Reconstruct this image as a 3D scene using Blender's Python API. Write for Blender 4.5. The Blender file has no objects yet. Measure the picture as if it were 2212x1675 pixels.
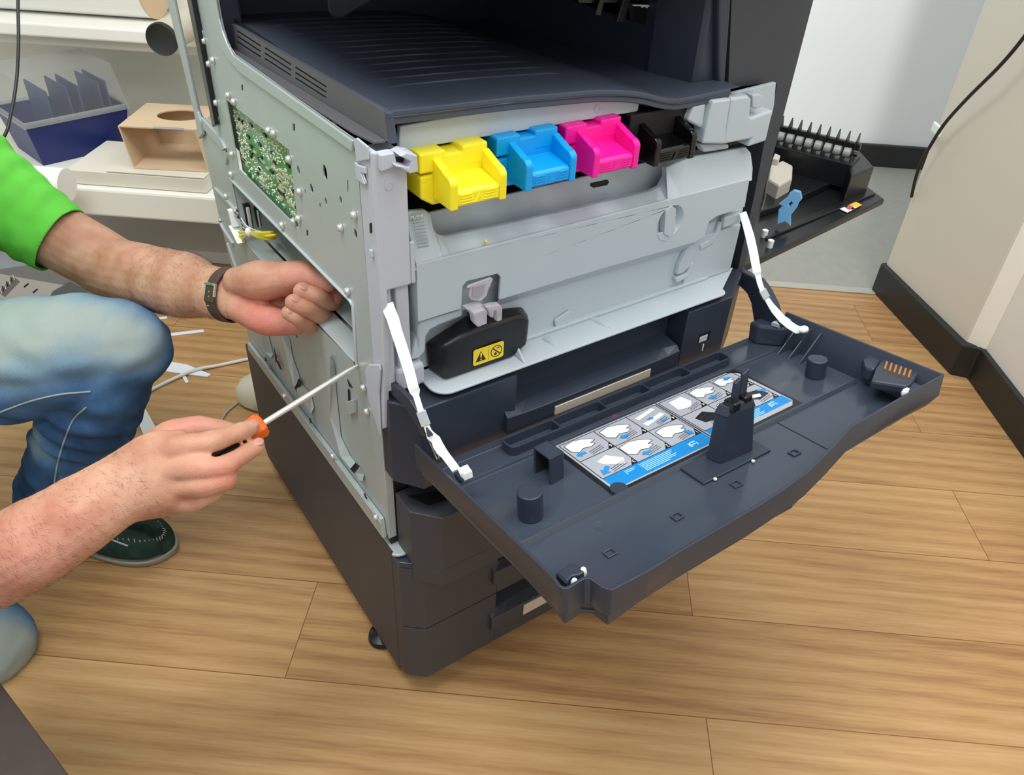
import bpy, bmesh, math, random
from mathutils import Vector as V, Matrix, Euler, noise
random.seed(7)
SC = bpy.context.scene
COL = SC.collection
PI = math.pi
# ------------------------------------------------------------------ camera
CW, CH, CF = 2212.0, 1675.0, 1686.9
CAM_ROT = Euler((math.radians(52.9073), math.radians(-2.53887), math.radians(-33.99341)), 'XYZ')
CAM_POS = V((-0.283305, -0.651142, 1.098538))
cam_data = bpy.data.cameras.new('camera')
cam = bpy.data.objects.new('camera', cam_data); COL.objects.link(cam)
cam.location = CAM_POS; cam.rotation_euler = CAM_ROT
cam_data.sensor_fit = 'HORIZONTAL'; cam_data.sensor_width = 36.0
cam_data.lens = CF / CW * 36.0
cam_data.clip_start = 0.02; cam_data.clip_end = 60
SC.camera = cam
# ------------------------------------------------------------------ view, world, lights
SC.view_settings.view_transform = 'Standard'; SC.view_settings.look = 'None'
SC.view_settings.exposure = 0.55; SC.view_settings.gamma = 1.0
SC.view_settings.use_curve_mapping = False
w = bpy.data.worlds.new('world'); SC.world = w; w.use_nodes = True
bg = w.node_tree.nodes['Background']
bg.inputs[0].default_value = (0.93, 0.98, 1.0, 1); bg.inputs[1].default_value = 0.47

def area(name, loc, target, sx, sy, power, color=(1, 1, 1)):
    d = bpy.data.lights.new(name, 'AREA'); d.shape = 'RECTANGLE'; d.size = sx; d.size_y = sy
    d.energy = power; d.color = color
    o = bpy.data.objects.new(name, d); COL.objects.link(o); o.location = loc
    o.rotation_euler = (V(target) - V(loc)).to_track_quat('-Z', 'Y').to_euler()
    return o
area('ceiling_panel', (-0.7, 0.1, 2.7), (-0.6, 0.3, 0), 1.2, 0.6, 24, (0.97, 1.0, 0.98))
area('ceiling_panel', (0.95, -0.45, 2.7), (0.8, -0.2, 0), 1.2, 1.2, 20, (1.0, 0.99, 0.96))
sp = bpy.data.lights.new('added_wall_spot', 'SPOT'); sp.energy = 95; sp.spot_size = math.radians(38); sp.spot_blend = 0.5; sp.shadow_soft_size = 0.05; sp.color = (1.0, 1.0, 0.98)  # added spot without a known fixture, makes the lit and shaded wall halves
spo = bpy.data.objects.new('added_wall_spot', sp); COL.objects.link(spo); spo.location = (1.04, -0.18, 2.62)
spo.rotation_euler = (V((2.05, 1.45, 0.45)) - spo.location).to_track_quat('-Z', 'Y').to_euler()
area('ceiling_panel', (-0.3, -1.7, 2.7), (0.3, 0.0, 0), 1.2, 0.6, 12, (0.97, 1.0, 1.0))
area('ceiling_panel', (1.55, 1.7, 2.6), (1.6, 1.6, 0), 0.5, 0.5, 4, (0.95, 0.98, 1.0))

# ------------------------------------------------------------------ helpers
RM = CAM_ROT.to_matrix()
def ray(u, v): return RM @ V(((u - CW / 2) / CF, -(v - CH / 2) / CF, -1.0))
E1 = V((0.785, -0.62, 0)); E1.normalize(); E2 = V((0.62, 0.785, 0)); E2.normalize()
UP = V((0, 0, 1))
def room(a, b, z=0.0): return E1 * a + E2 * b + UP * z
def hit(u, v, n, base):
    d = ray(u, v); n = V(n)
    return CAM_POS + d * ((V(base) - CAM_POS).dot(n) / d.dot(n))
def at(u, v, x=None, y=None, z=None, d=None, b=None, a=None):
    if d is not None: return CAM_POS + ray(u, v) * d
    if x is not None: return hit(u, v, (1, 0, 0), (x, 0, 0))
    if y is not None: return hit(u, v, (0, 1, 0), (0, y, 0))
    if b is not None: return hit(u, v, E2, E2 * b)
    if a is not None: return hit(u, v, E1, E1 * a)
    return hit(u, v, (0, 0, 1), (0, 0, z))
def ats(pts, **k): return [at(p[0], p[1], **k) for p in pts]

def lin(c):
    c = c / 255.0
    return c / 12.92 if c <= 0.04045 else ((c + 0.055) / 1.055) ** 2.4
def rgb(r, g, b): return (lin(r), lin(g), lin(b), 1.0)

def mat(name, col, rough=0.5, metal=0.0, spec=0.5, bump=0.0, bscale=300.0, var=0.0, vscale=8.0, sss=0.0, alpha=1.0, trans=0.0, coat=0.0, ior=1.5):
    m = bpy.data.materials.new(name); m.use_nodes = True
    nt = m.node_tree; p = nt.nodes['Principled BSDF']
    p.inputs['Base Color'].default_value = col; p.inputs['Roughness'].default_value = rough
    p.inputs['Metallic'].default_value = metal; p.inputs['Specular IOR Level'].default_value = spec
    p.inputs['IOR'].default_value = ior
    if sss: p.inputs['Subsurface Weight'].default_value = sss; p.inputs['Subsurface Radius'].default_value = (0.012, 0.004, 0.002)
    if alpha < 1: p.inputs['Alpha'].default_value = alpha
    if trans: p.inputs['Transmission Weight'].default_value = trans
    if coat: p.inputs['Coat Weight'].default_value = coat
    geo = nt.nodes.new('ShaderNodeNewGeometry')
    if bump:
        n = nt.nodes.new('ShaderNodeTexNoise'); n.inputs['Scale'].default_value = bscale; n.inputs['Detail'].default_value = 2
        b = nt.nodes.new('ShaderNodeBump'); b.inputs['Strength'].default_value = bump; b.inputs['Distance'].default_value = 0.002
        nt.links.new(geo.outputs['Position'], n.inputs['Vector']); nt.links.new(n.outputs['Fac'], b.inputs['Height'])
        nt.links.new(b.outputs['Normal'], p.inputs['Normal'])
    if var:
        n = nt.nodes.new('ShaderNodeTexNoise'); n.inputs['Scale'].default_value = vscale; n.inputs['Detail'].default_value = 5
        r = nt.nodes.new('ShaderNodeValToRGB')
        r.color_ramp.elements[0].position = 0.3; r.color_ramp.elements[1].position = 0.7
        r.color_ramp.elements[0].color = tuple(max(0, c * (1 - var)) for c in col[:3]) + (1,)
        r.color_ramp.elements[1].color = tuple(min(1, c * (1 + var)) for c in col[:3]) + (1,)
        nt.links.new(geo.outputs['Position'], n.inputs['Vector']); nt.links.new(n.outputs['Fac'], r.inputs['Fac'])
        nt.links.new(r.outputs['Color'], p.inputs['Base Color'])
    return m

class MB:
    """collects shapes into one mesh"""
    def __init__(s, M=None): s.bm = bmesh.new(); s.M = M
    def v(s, p):
        p = V(p)
        return s.bm.verts.new(s.M @ p if s.M else p)
    def face(s, pts): s.bm.faces.new([s.v(p) for p in pts]); return s
    def prism(s, pts, vec):
        vec = V(vec); A = [s.v(p) for p in pts]; B = [s.v(V(p) + vec) for p in pts]; n = len(pts)
        s.bm.faces.new(A); s.bm.faces.new(B[::-1])
        for i in range(n): s.bm.faces.new((A[i], A[(i + 1) % n], B[(i + 1) % n], B[i]))
        return s
    def box(s, lo, hi):
        x0, y0, z0 = lo; x1, y1, z1 = hi
        return s.prism([(x0, y0, z0), (x1, y0, z0), (x1, y1, z0), (x0, y1, z0)], (0, 0, z1 - z0))
    def obox(s, c, ax, ay, az):
        c = V(c); ax = V(ax); ay = V(ay); az = V(az)
        return s.prism([c - ax - ay - az, c + ax - ay - az, c + ax + ay - az, c - ax + ay - az], az * 2)
    def loft(s, rings, cap=True, closed=True):
        R = [[s.v(p) for p in r] for r in rings]; n = len(R[0])
        for a, b in zip(R, R[1:]):
            for i in range(n if closed else n - 1):
                s.bm.faces.new((a[i], a[(i + 1) % n], b[(i + 1) % n], b[i]))
        if cap and closed: s.bm.faces.new(R[0]); s.bm.faces.new(R[-1][::-1])
        return s
    def tube(s, pts, r, n=8, flat=None):
        pts = [V(p) for p in pts]; rings = []; prev = None
        for i, p in enumerate(pts):
            t = (pts[min(i + 1, len(pts) - 1)] - pts[max(i - 1, 0)]).normalized()
            if prev is None:
                u = t.orthogonal().normalized() if flat is None else (V(flat) - t * V(flat).dot(t)).normalized()
            else: u = (prev - t * prev.dot(t)).normalized()
            prev = u; w_ = t.cross(u); rr = r[i] if isinstance(r, (list, tuple)) else r
            ra, rb = rr if isinstance(rr, tuple) else (rr, rr)
            rings.append([p + u * (ra * math.cos(2 * PI * k / n)) + w_ * (rb * math.sin(2 * PI * k / n)) for k in range(n)])
        return s.loft(rings)
    def strip(s, pts, wdir, w, th):
        """flat band along pts; w = half width (or list), th = half thickness"""
        pts = [V(p) for p in pts]; rings = []
        for i, p in enumerate(pts):
            t = (pts[min(i + 1, len(pts) - 1)] - pts[max(i - 1, 0)]).normalized()
            d = V(wdir[i]) if isinstance(wdir, list) else V(wdir)
            u = (d - t * d.dot(t)).normalized(); n_ = t.cross(u); ww = w[i] if isinstance(w, list) else w
            rings.append([p + u * ww + n_ * th, p - u * ww + n_ * th, p - u * ww - n_ * th, p + u * ww - n_ * th])
        return s.loft(rings)
    def cyl(s, p0, p1, r0, r1=None, n=20): return s.tube([p0, p1], [r0, r0 if r1 is None else r1], n)
    def lathe(s, c, axis, prof, n=24):
        c = V(c); axis = V(axis).normalized(); u = axis.orthogonal().normalized(); w_ = axis.cross(u)
        return s.loft([[c + axis * h + u * (r * math.cos(2 * PI * k / n)) + w_ * (r * math.sin(2 * PI * k / n)) for k in range(n)] for r, h in prof])
    def ell(s, c, ax, ay, az, n=14):
        c = V(c); ax = V(ax); ay = V(ay); az = V(az); rings = []
        for j in range(1, n):
            th = PI * j / n
            rings.append([c + az * math.cos(th) + (ax * math.cos(2 * PI * k / n) + ay * math.sin(2 * PI * k / n)) * math.sin(th) for k in range(n)])
        return s.loft(rings)
    def limb(s, pts, rad, flat=None, n=18, sub=6):
        """smooth tapered rounded limb through pts; rad items r or (r_along_flat, r_across)"""
        pts = [V(p) for p in pts]; rad = [(r, r) if not isinstance(r, tuple) else r for r in rad]
        P = [pts[0] * 2 - pts[1]] + pts + [pts[-1] * 2 - pts[-2]]; C = []
        for i in range(1, len(P) - 2):
            for k in range(sub):
                t = k / sub; a, b, c, d = P[i - 1:i + 3]
                q = 0.5 * ((2 * b) + (c - a) * t + (2 * a - 5 * b + 4 * c - d) * t * t + (3 * b - a - 3 * c + d) * t ** 3)
                r0, r1 = rad[i - 1], rad[i]; e = t * t * (3 - 2 * t)
                C.append((q, (r0[0] + (r1[0] - r0[0]) * e, r0[1] + (r1[1] - r0[1]) * e)))
        C.append((pts[-1], rad[-1]))
        t0 = (C[1][0] - C[0][0]).normalized(); t1 = (C[-1][0] - C[-2][0]).normalized(); out = []
        m = 5
        for k in range(m):
            f = (k + 0.35) / m * PI / 2; r = C[0][1]; out.append((C[0][0] - t0 * min(r) * math.cos(f), (r[0] * math.sin(f), r[1] * math.sin(f))))
        out += C
        for k in range(m):
            f = PI / 2 - (k + 0.65) / m * PI / 2; r = C[-1][1]; out.append((C[-1][0] + t1 * min(r) * math.cos(f), (r[0] * math.sin(f), r[1] * math.sin(f))))
        return s.tube([o[0] for o in out], [o[1] for o in out], n, flat)
    def plate(s, outer, holes, vec):
        edges = []
        for loop in [outer] + holes:
            vs = [s.v(p) for p in loop]
            edges += [s.bm.edges.new((vs[i], vs[(i + 1) % len(vs)])) for i in range(len(vs))]
        g = bmesh.ops.triangle_fill(s.bm, use_beauty=True, use_dissolve=False, edges=edges)
        fs = [f for f in g['geom'] if isinstance(f, bmesh.types.BMFace)]
        e = bmesh.ops.extrude_face_region(s.bm, geom=fs)
        nv = [x for x in e['geom'] if isinstance(x, bmesh.types.BMVert)]
        vec = V(vec)
        if s.M: vec = s.M.to_3x3() @ vec
        bmesh.ops.translate(s.bm, verts=nv, vec=vec)
        return s
    def mesh(s, name, m, smooth=None):
        bmesh.ops.recalc_face_normals(s.bm, faces=s.bm.faces[:])
        me = bpy.data.meshes.new(name); s.bm.to_mesh(me); s.bm.free()
        if m: me.materials.append(m)
        if smooth is not None:
            me.polygons.foreach_set('use_smooth', [True] * len(me.polygons))
            if smooth < 179: me.set_sharp_from_angle(angle=math.radians(smooth))
        return me
    def build(s, name, m, parent=None, bevel=0.0, smooth=None, seg=2, label=None, stuff=False):
        o = bpy.data.objects.new(name, s.mesh(name, m, smooth)); COL.objects.link(o)
        put(o, parent)
        if bevel:
            b = o.modifiers.new('bevel', 'BEVEL'); b.width = bevel; b.segments = seg; b.limit_method = 'ANGLE'; b.angle_limit = math.radians(40)
        if label: o['label'] = label
        if stuff: o['kind'] = 'stuff'
        return o
WORLD = {}
def base_of(o): return WORLD.get(o.name, V((0, 0, 0)))
def put(o, parent):
    if parent is not None:
        o.parent = parent; o.location = o.location - base_of(parent)
    WORLD[o.name] = V((0, 0, 0))
def tag(o, label=None, cat=None, group=None, kind=None):
    if label: o['label'] = label
    if cat: o['category'] = cat
    if group: o['group'] = group
    if kind: o['kind'] = kind
    return o
def thing(name, label, cat, loc, group=None):
    o = bpy.data.objects.new(name, None); COL.objects.link(o); o.location = V(loc); o.empty_display_size = 0.05
    WORLD[o.name] = V(loc)
    return tag(o, label, cat, group)
def arc(c, u, v_, r, a0, a1, n=8):
    c = V(c); u = V(u); v_ = V(v_)
    return [c + u * (r * math.cos(a0 + (a1 - a0) * i / n)) + v_ * (r * math.sin(a0 + (a1 - a0) * i / n)) for i in range(n + 1)]
def text(body, size, org, ux, uy, m, parent, name, depth=0.0004):
    c = bpy.data.curves.new('t', 'FONT'); c.body = body; c.size = size; c.align_x = 'CENTER'; c.align_y = 'CENTER'; c.extrude = depth
    t = bpy.data.objects.new('t', c); COL.objects.link(t)
    me = bpy.data.meshes.new_from_object(t.evaluated_get(bpy.context.evaluated_depsgraph_get()))
    bpy.data.objects.remove(t); bpy.data.curves.remove(c)
    ux = V(ux).normalized(); uy = V(uy); uy = (uy - ux * uy.dot(ux)).normalized(); uz = ux.cross(uy)
    M = Matrix((ux, uy, uz)).transposed().to_4x4(); M.translation = V(org)
    me.transform(M); me.materials.clear(); me.materials.append(m)
    o = bpy.data.objects.new(name, me); COL.objects.link(o); put(o, parent); return o
def curve_pts(pts, sub=8):
    pts = [V(p) for p in pts]; P = [pts[0] * 2 - pts[1]] + pts + [pts[-1] * 2 - pts[-2]]; out = []
    for i in range(1, len(P) - 2):
        a, b, c, d = P[i - 1:i + 3]
        for k in range(sub):
            t = k / sub
            out.append(0.5 * ((2 * b) + (c - a) * t + (2 * a - 5 * b + 4 * c - d) * t * t + (3 * b - a - 3 * c + d) * t ** 3))
    out.append(pts[-1]); return out
# ------------------------------------------------------------------ materials
M_METAL = mat('galvanised_steel', rgb(182, 191, 191), 0.42, 0.2, 0.5, var=0.03, vscale=14)
M_METAL2 = mat('bright_steel', rgb(215, 220, 220), 0.25, 0.9)
M_GREY = mat('light_grey_plastic', rgb(186, 196, 203), 0.45, bump=0.03, bscale=900)
M_LAV = mat('lavender_grey_plastic', rgb(188, 192, 203), 0.5, bump=0.03, bscale=900)
M_NAVY = mat('navy_plastic', rgb(48, 55, 69), 0.36, bump=0.05, bscale=1500)
M_PAN = mat('glossy_navy_plastic', rgb(60, 67, 80), 0.16, bump=0.008, bscale=40)
M_DARK = mat('charcoal_plastic', rgb(60, 62, 69), 0.5, bump=0.08, bscale=1500)
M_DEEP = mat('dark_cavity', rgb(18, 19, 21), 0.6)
M_BLACK = mat('black_plastic', rgb(22, 23, 25), 0.28)
M_WHITE = mat('white_plastic', rgb(238, 242, 240), 0.45)
M_STEEL = mat('screw_steel', rgb(225, 228, 226), 0.28, 0.7)

def wood_mat():
    m = bpy.data.materials.new('oak_laminate'); m.use_nodes = True; nt = m.node_tree; p = nt.nodes['Principled BSDF']
    N = nt.nodes.new; L = nt.links.new
    geo = N('ShaderNodeNewGeometry'); rot = N('ShaderNodeVectorRotate'); rot.rotation_type = 'Z_AXIS'
    rot.inputs['Angle'].default_value = math.atan2(0.62, 0.785)
    L(geo.outputs['Position'], rot.inputs['Vector'])
    off = N('ShaderNodeVectorMath'); off.operation = 'ADD'; off.inputs[1].default_value = (-0.475 + 12.2, 0.021 + 1.86, 0)
    L(rot.outputs['Vector'], off.inputs[0])
    br = N('ShaderNodeTexBrick'); br.offset = 0.53; br.offset_frequency = 2
    br.inputs['Scale'].default_value = 1; br.inputs['Brick Width'].default_value = 1.22; br.inputs['Row Height'].default_value = 0.186
    br.inputs['Mortar Size'].default_value = 0.0009; br.inputs['Mortar Smooth'].default_value = 0.4; br.inputs['Bias'].default_value = 0
    br.inputs['Color1'].default_value = (0, 0, 0, 1); br.inputs['Color2'].default_value = (1, 1, 1, 1); br.inputs['Mortar'].default_value = (0.4, 0.4, 0.4, 1)
    L(off.outputs[0], br.inputs['Vector'])
    # per-plank shift of the grain
    sh = N('ShaderNodeVectorMath'); sh.operation = 'MULTIPLY_ADD'; sh.inputs[1].default_value = (3.1, 7.3, 1.7)
    L(br.outputs['Color'], sh.inputs[0]); L(off.outputs[0], sh.inputs[2])
    def stretch(sx, sy):
        k = N('ShaderNodeVectorMath'); k.operation = 'MULTIPLY'; k.inputs[1].default_value = (sx, sy, 1); L(sh.outputs[0], k.inputs[0]); return k
    n1 = N('ShaderNodeTexNoise'); n1.inputs['Scale'].default_value = 1; n1.inputs['Detail'].default_value = 6; n1.inputs['Distortion'].default_value = 0.6
    L(stretch(2.2, 38).outputs[0], n1.inputs['Vector'])
    n2 = N('ShaderNodeTexNoise'); n2.inputs['Scale'].default_value = 1; n2.inputs['Detail'].default_value = 4
    L(stretch(14, 260).outputs[0], n2.inputs['Vector'])
    wv = N('ShaderNodeTexWave'); wv.wave_type = 'RINGS'; wv.rings_direction = 'Z'; wv.inputs['Scale'].default_value = 1.1
    wv.inputs['Distortion'].default_value = 5.5; wv.inputs['Detail'].default_value = 3; wv.inputs['Detail Scale'].default_value = 0.8
    L(stretch(0.9, 9).outputs[0], wv.inputs['Vector'])
    n3 = N('ShaderNodeTexNoise'); n3.inputs['Scale'].default_value = 1; n3.inputs['Detail'].default_value = 2
    L(stretch(1.6, 5).outputs[0], n3.inputs['Vector'])
    def add(a, b, ka, kb):
        x = N('ShaderNodeMath'); x.operation = 'MULTIPLY'; x.inputs[1].default_value = ka; L(a, x.inputs[0])
        y = N('ShaderNodeMath'); y.operation = 'MULTIPLY_ADD'; y.inputs[1].default_value = kb; L(b, y.inputs[0]); L(x.outputs[0], y.inputs[2]); return y.outputs[0]
    t = add(n1.outputs['Fac'], n2.outputs['Fac'], 0.22, 0.30)
    t = add(t, wv.outputs['Fac'], 1.0, 0.10); t = add(t, n3.outputs['Fac'], 1.0, 0.30); t = add(t, br.outputs['Color'], 1.0, 0.10)
    r = N('ShaderNodeValToRGB'); e = r.color_ramp.elements
    e[0].position = 0.34; e[0].color = rgb(152, 111, 72); e[1].position = 0.74; e[1].color = rgb(208, 171, 122)
    k = r.color_ramp.elements.new(0.5); k.color = rgb(184, 143, 95)
    L(t, r.inputs['Fac'])
    mx = N('ShaderNodeMix'); mx.data_type = 'RGBA'; mx.blend_type = 'MULTIPLY'; mx.inputs[7].default_value = rgb(175, 150, 125)
    L(br.outputs['Fac'], mx.inputs[0]); L(r.outputs['Color'], mx.inputs[6]); L(mx.outputs[2], p.inputs['Base Color'])
    p.inputs['Roughness'].default_value = 0.42; p.inputs['Specular IOR Level'].default_value = 0.4
    b = N('ShaderNodeBump'); b.inputs['Strength'].default_value = 0.08; b.inputs['Distance'].default_value = 0.001; L(t, b.inputs['Height']); L(b.outputs['Normal'], p.inputs['Normal'])
    return m

# ------------------------------------------------------------------ room
def struct(name, mb, m, **k):
    o = mb.build(name, m, **k); o['kind'] = 'structure'; return o
def slab(a0, a1, b0, b1, z0, z1):
    return MB().prism([room(a0, b0, z0), room(a1, b0, z0), room(a1, b1, z0), room(a0, b1, z0)], (0, 0, z1 - z0))
BS = 1.366
struct('floor', slab(-3, 3, -3, BS, -0.05, 0), wood_mat())
M_GFLOOR = mat('grey_vinyl', rgb(158, 158, 150), 0.5, var=0.05, vscale=30)
struct('floor_back', slab(-0.2, 3, BS, 4, -0.05, 0), M_GFLOOR)
struct('trim_1', slab(0.2, 1.13, BS - 0.016, BS + 0.016, 0, 0.004), mat('metal_strip', rgb(190, 188, 178), 0.4, 0.3), bevel=0.002)
M_BASE = mat('black_baseboard', rgb(30, 31, 30), 0.45)
M_WALLW = mat('white_wall', rgb(226, 229, 230), 0.7, bump=0.05, bscale=200)
M_WALLB = mat('beige_wall', rgb(214, 209, 194), 0.6, bump=0.04, bscale=300)
M_CREAM = mat('cream_trim', rgb(240, 236, 224), 0.5)
struct('wall_back', slab(0.1, 3.2, 2.42, 2.5, 0, 2.7), M_WALLW)
struct('baseboard_back', slab(0.1, 3.2, 2.4, 2.42, 0, 0.085), M_BASE, bevel=0.003)
# pillar on the right: far face, jog and near wall
pA, pB, pC, pD = room(1.125, 1.374), room(1.2, 0.966), room(1.238, 0.956), room(1.30, -1.2)
pE, pF = room(1.6, -1.2), room(1.6, 1.374)
pJ = room(1.33, 0.95)
struct('wall_right', MB().prism([pA + E1 * 0.014, pB + E1 * 0.014 + E2 * 0.02, room(1.6, 0.99), pF], (0, 0, 2.7)), M_WALLB, bevel=0.004)
struct('trim_2', MB().prism([pB + E1 * 0.014 + E2 * 0.02, pC + E1 * 0.01, room(1.6, 0.95), room(1.6, 0.99)], (0, 0, 2.7)), M_CREAM, bevel=0.003)
struct('wall_near', MB().prism([pC + E1 * 0.012, pD + E1 * 0.012, pE, room(1.6, 0.95)], (0, 0, 2.7)), mat('white_panel', rgb(232, 229, 222), 0.55), bevel=0.003)
struct('baseboard_right', MB().prism([pA, pB, room(1.58, 0.97), room(1.58, 1.384), room(1.13, 1.384)], (0, 0, 0.088)), M_BASE, bevel=0.004)
struct('baseboard_near', MB().prism([pB, pC, pD, pE, room(1.58, 0.97)], (0, 0, 0.088)), M_BASE, bevel=0.003)
struct('wall_left', slab(-3, -0.2, 1.52, 1.6, 0, 2.7), mat('ivory_wall', rgb(218, 216, 204), 0.7, bump=0.04, bscale=200))
# ------------------------------------------------------------------ paper feed cabinet under the copier
W = 0.6; DEP = 0.564
cab = thing('paper_feed_cabinet', 'charcoal two-drawer paper feed cabinet standing under the opened copier', 'cabinet', (0.3, 0.28, 0.0))
MB().prism([(0, -0.008, 0.03), (0, DEP - 0.012, 0.03), (0, DEP, 0.045), (0, DEP, 0.293), (0, DEP - 0.006, 0.299), (0, -0.008, 0.299)], (0.018, 0, 0)).build('side_panel', M_DARK, cab, bevel=0.0012)
MB().box((0.019, 0.0, 0.03), (W - 0.002, DEP, 0.296)).build('carcass', M_DEEP, cab)
MB().prism([(0, -0.008, 0.03), (0, DEP, 0.03), (0, DEP, 0.299), (0, -0.008, 0.299)], (-0.018, 0, 0)).build('side_panel', M_DARK, cab, bevel=0.0012).location += V((W, 0, 0))
def front_plan(x0, y):      # chamfered plan of a drawer front, left end, front, right end
    return [(x0, -0.006), (x0, -0.029), (x0 + 0.024, y), (0.512, y), (0.595, -0.006)]
def drawer(parent, z0, z1, x0, y, xr0, xr1, ztop, zl0, zl1, m, lbl=None, xl0=0.133, xl1=0.42, pl=None, apron=None):
    pl = pl or front_plan(x0, y)
    mb = MB()
    mb.prism([(a, b, z0) for a, b in pl[:3]] + [(xr0, y, z0), (xr0, -0.006, z0)], (0, 0, z1 - z0))
    mb.prism([(xr1, y, z0), (0.512, y, z0), (0.595, -0.006, z0), (xr1, -0.006, z0)], (0, 0, z1 - z0))
    mb.prism([(xr0, y + 0.032, z0), (xr1, y + 0.032, z0), (xr1, -0.006, z0), (xr0, -0.006, z0)], (0, 0, z1 - z0))
    if ztop < z1: mb.prism([(xr0, y, ztop), (xr1, y, ztop), (xr1, y + 0.034, ztop), (xr0, y + 0.034, ztop)], (0, 0, z1 - ztop))
    mb.prism([(xr0, y, z0), (xr1, y, z0), (xr1, y + 0.034, z0), (xr0, y + 0.034, z0)], (0, 0, max(zl0 - z0, 0.002)))
    if apron: mb.prism([(0.0125, -0.045, apron), (0.041, y, apron), (0.512, y, apron), (0.53, y + 0.02, apron), (0.036, y + 0.0225, apron), (0.018, -0.046, apron)], (0, 0, z0 - apron))
    d = mb.build('drawer', m, parent, bevel=0.0015)
    # grip lip: a ledge with raised, tapering ends
    lp = []
    n = 14
    for i in range(n + 1):
        t = i / n; x = xl0 + (xl1 - xl0) * t; k = max(0.0, 1 - min(t, 1 - t) / 0.22); k = k * k
        lp.append([(x, y - 0.007, zl0), (x, y - 0.007, zl1 - 0.002 * (1 - k)), (x, y + 0.012 * (1 - k), zl1 + 0.002 + 0.004 * k), (x, y + 0.033, zl1 + 0.004 + 0.006 * k), (x, y + 0.033, zl0)])
    MB().loft(lp).build('handle', m, d, bevel=0.001)
    if lbl:
        MB().box((lbl[0], y - 0.0085, lbl[2]), (lbl[1], y - 0.0065, lbl[3])).build('label_strip', mat('beige_label', rgb(200, 188, 172), 0.5), d, bevel=0.0004)
    return d
drawer(cab, 0.160, 0.285, 0.001, -0.05, 0.145, 0.42, 0.252, 0.190, 0.218, M_DARK, xl0=0.134)
drawer(cab, 0.042, 0.1575, 0.001, -0.05, 0.145, 0.42, 0.1575, 0.081, 0.112, M_DARK, (0.192, 0.35, 0.083, 0.106), xl0=0.134)
MB().prism([(a, b, 0.2865) for a, b in front_plan(0.001, -0.05)], (0, 0, 0.010)).build('top_cover', M_NAVY, cab, bevel=0.001)
for x, y in ((0.012, 0.075), (0.55, 0.075), (0.05, 0.5), (0.55, 0.5)):
    MB().lathe((x, y, 0), (0, 0, 1), [(0.022, 0), (0.024, 0.004), (0.022, 0.012), (0.008, 0.016), (0.008, 0.031)]).build('foot', M_BLACK, cab, smooth=40)

# ------------------------------------------------------------------ the copier
cop = thing('photocopier', 'office photocopier with side panel removed and front door hanging open', 'copier', (0.3, 0.28, 0.3))
def part(name, mb, m, parent=None, **k): return mb.build(name, m, parent or cop, **k)
PX0 = lambda pts, x=0.0: ats(pts, x=x)
def hole_quad(u, v, du, dv, sk=0.75):     # slanted slot seen on the plate
    return PX0([(u, v), (u + du, v + du * sk), (u + du, v + du * sk + dv), (u, v + dv)])
def up_end(u, x=0.0):
    p = at(u, -60, x=x); return V((x, p.y, 0.991))
outer = PX0([(838, 1157), (768, 303), (507, 118), (497, 103), (490, 88), (482, 62), (477, 40), (470, 0)]) + [up_end(462), up_end(402)] + PX0([(415, 0), (468, 272), (452, 262), (438, 250), (430, 235), (376, 0)]) + [up_end(362), up_end(350)] + PX0([(366, 0), (425, 238), (436, 300), (470, 455), (505, 595), (541, 748)])
pcbh = [V((0, 0.4105, 0.768)), V((0, 0.188, 0.774)), V((0, 0.191, 0.677)), V((0, 0.4085, 0.675))]
rech = PX0([(499, 385), (758, 647), (764, 660), (772, 790), (686, 705), (530, 525)])
def ngon(u, v, r, ry=None, n=10):
    c = at(u, v, x=0); return [c + V((0, r * math.cos(2 * PI * k / n), (ry or r) * math.sin(2 * PI * k / n))) for k in range(n)]
holes = [pcbh, rech]
for (u, v, du, dv) in ((521, 181, 4, 14), (632, 265, 5, 17), (661, 495, 5, 14), (750, 388, 2.5, 27), (658, 408, 2.5, 9), (690, 438, 3, 9)):
    holes.append(hole_quad(u, v, du, dv))
for (u, v, r, ry) in ((702, 373, 0.0055, 0.0085), (645, 369, 0.004, 0.006), (673, 408, 0.004, 0.006), (704, 436, 0.003, 0.005), (736, 433, 0.003, 0.005), (768, 506, 0.0035, 0.006), (508, 228, 0.002, 0.003)):
    holes.append(ngon(u, v, r, ry))
frame = part('side_frame', MB().plate(outer, holes, (0.0016, 0, 0)), M_METAL)
part('hole_shade', MB().box((0.03, 0.03, 0.665), (0.034, 0.55, 0.83)).box((0.03, 0.03, 0.32), (0.034, 0.55, 0.535)), M_DEEP)  # dark sheets standing in for the shade behind the plate openings
# folded flange along the top of the plate
part('top_flange', MB().prism(PX0([(766, 328), (523, 158), (497, 128), (478, 98), (466, 55), (457, 0)], -0.0005) + [up_end(450, -0.0005), up_end(462, -0.0005)] + PX0([(470, 0), (477, 40), (484, 66), (494, 93), (507, 118), (768, 303)], -0.0005), (-0.003, 0, 0)), M_METAL, bevel=0.0014)
part('rubber_seal', MB().prism([up_end(402, -0.0015)] + PX0([(414, 0), (468, 273), (474, 268), (424, 0)], -0.0015) + [up_end(413, -0.0015)], (-0.006, 0, 0)), M_BLACK, bevel=0.001)
part('rear_bracket', MB().prism([up_end(352, -0.001)] + PX0([(368, 0), (425, 238), (436, 300), (444, 290), (440, 262), (433, 240), (382, 0)], -0.001) + [up_end(366, -0.001)], (-0.005, 0, 0)), M_METAL, bevel=0.0015)
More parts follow.
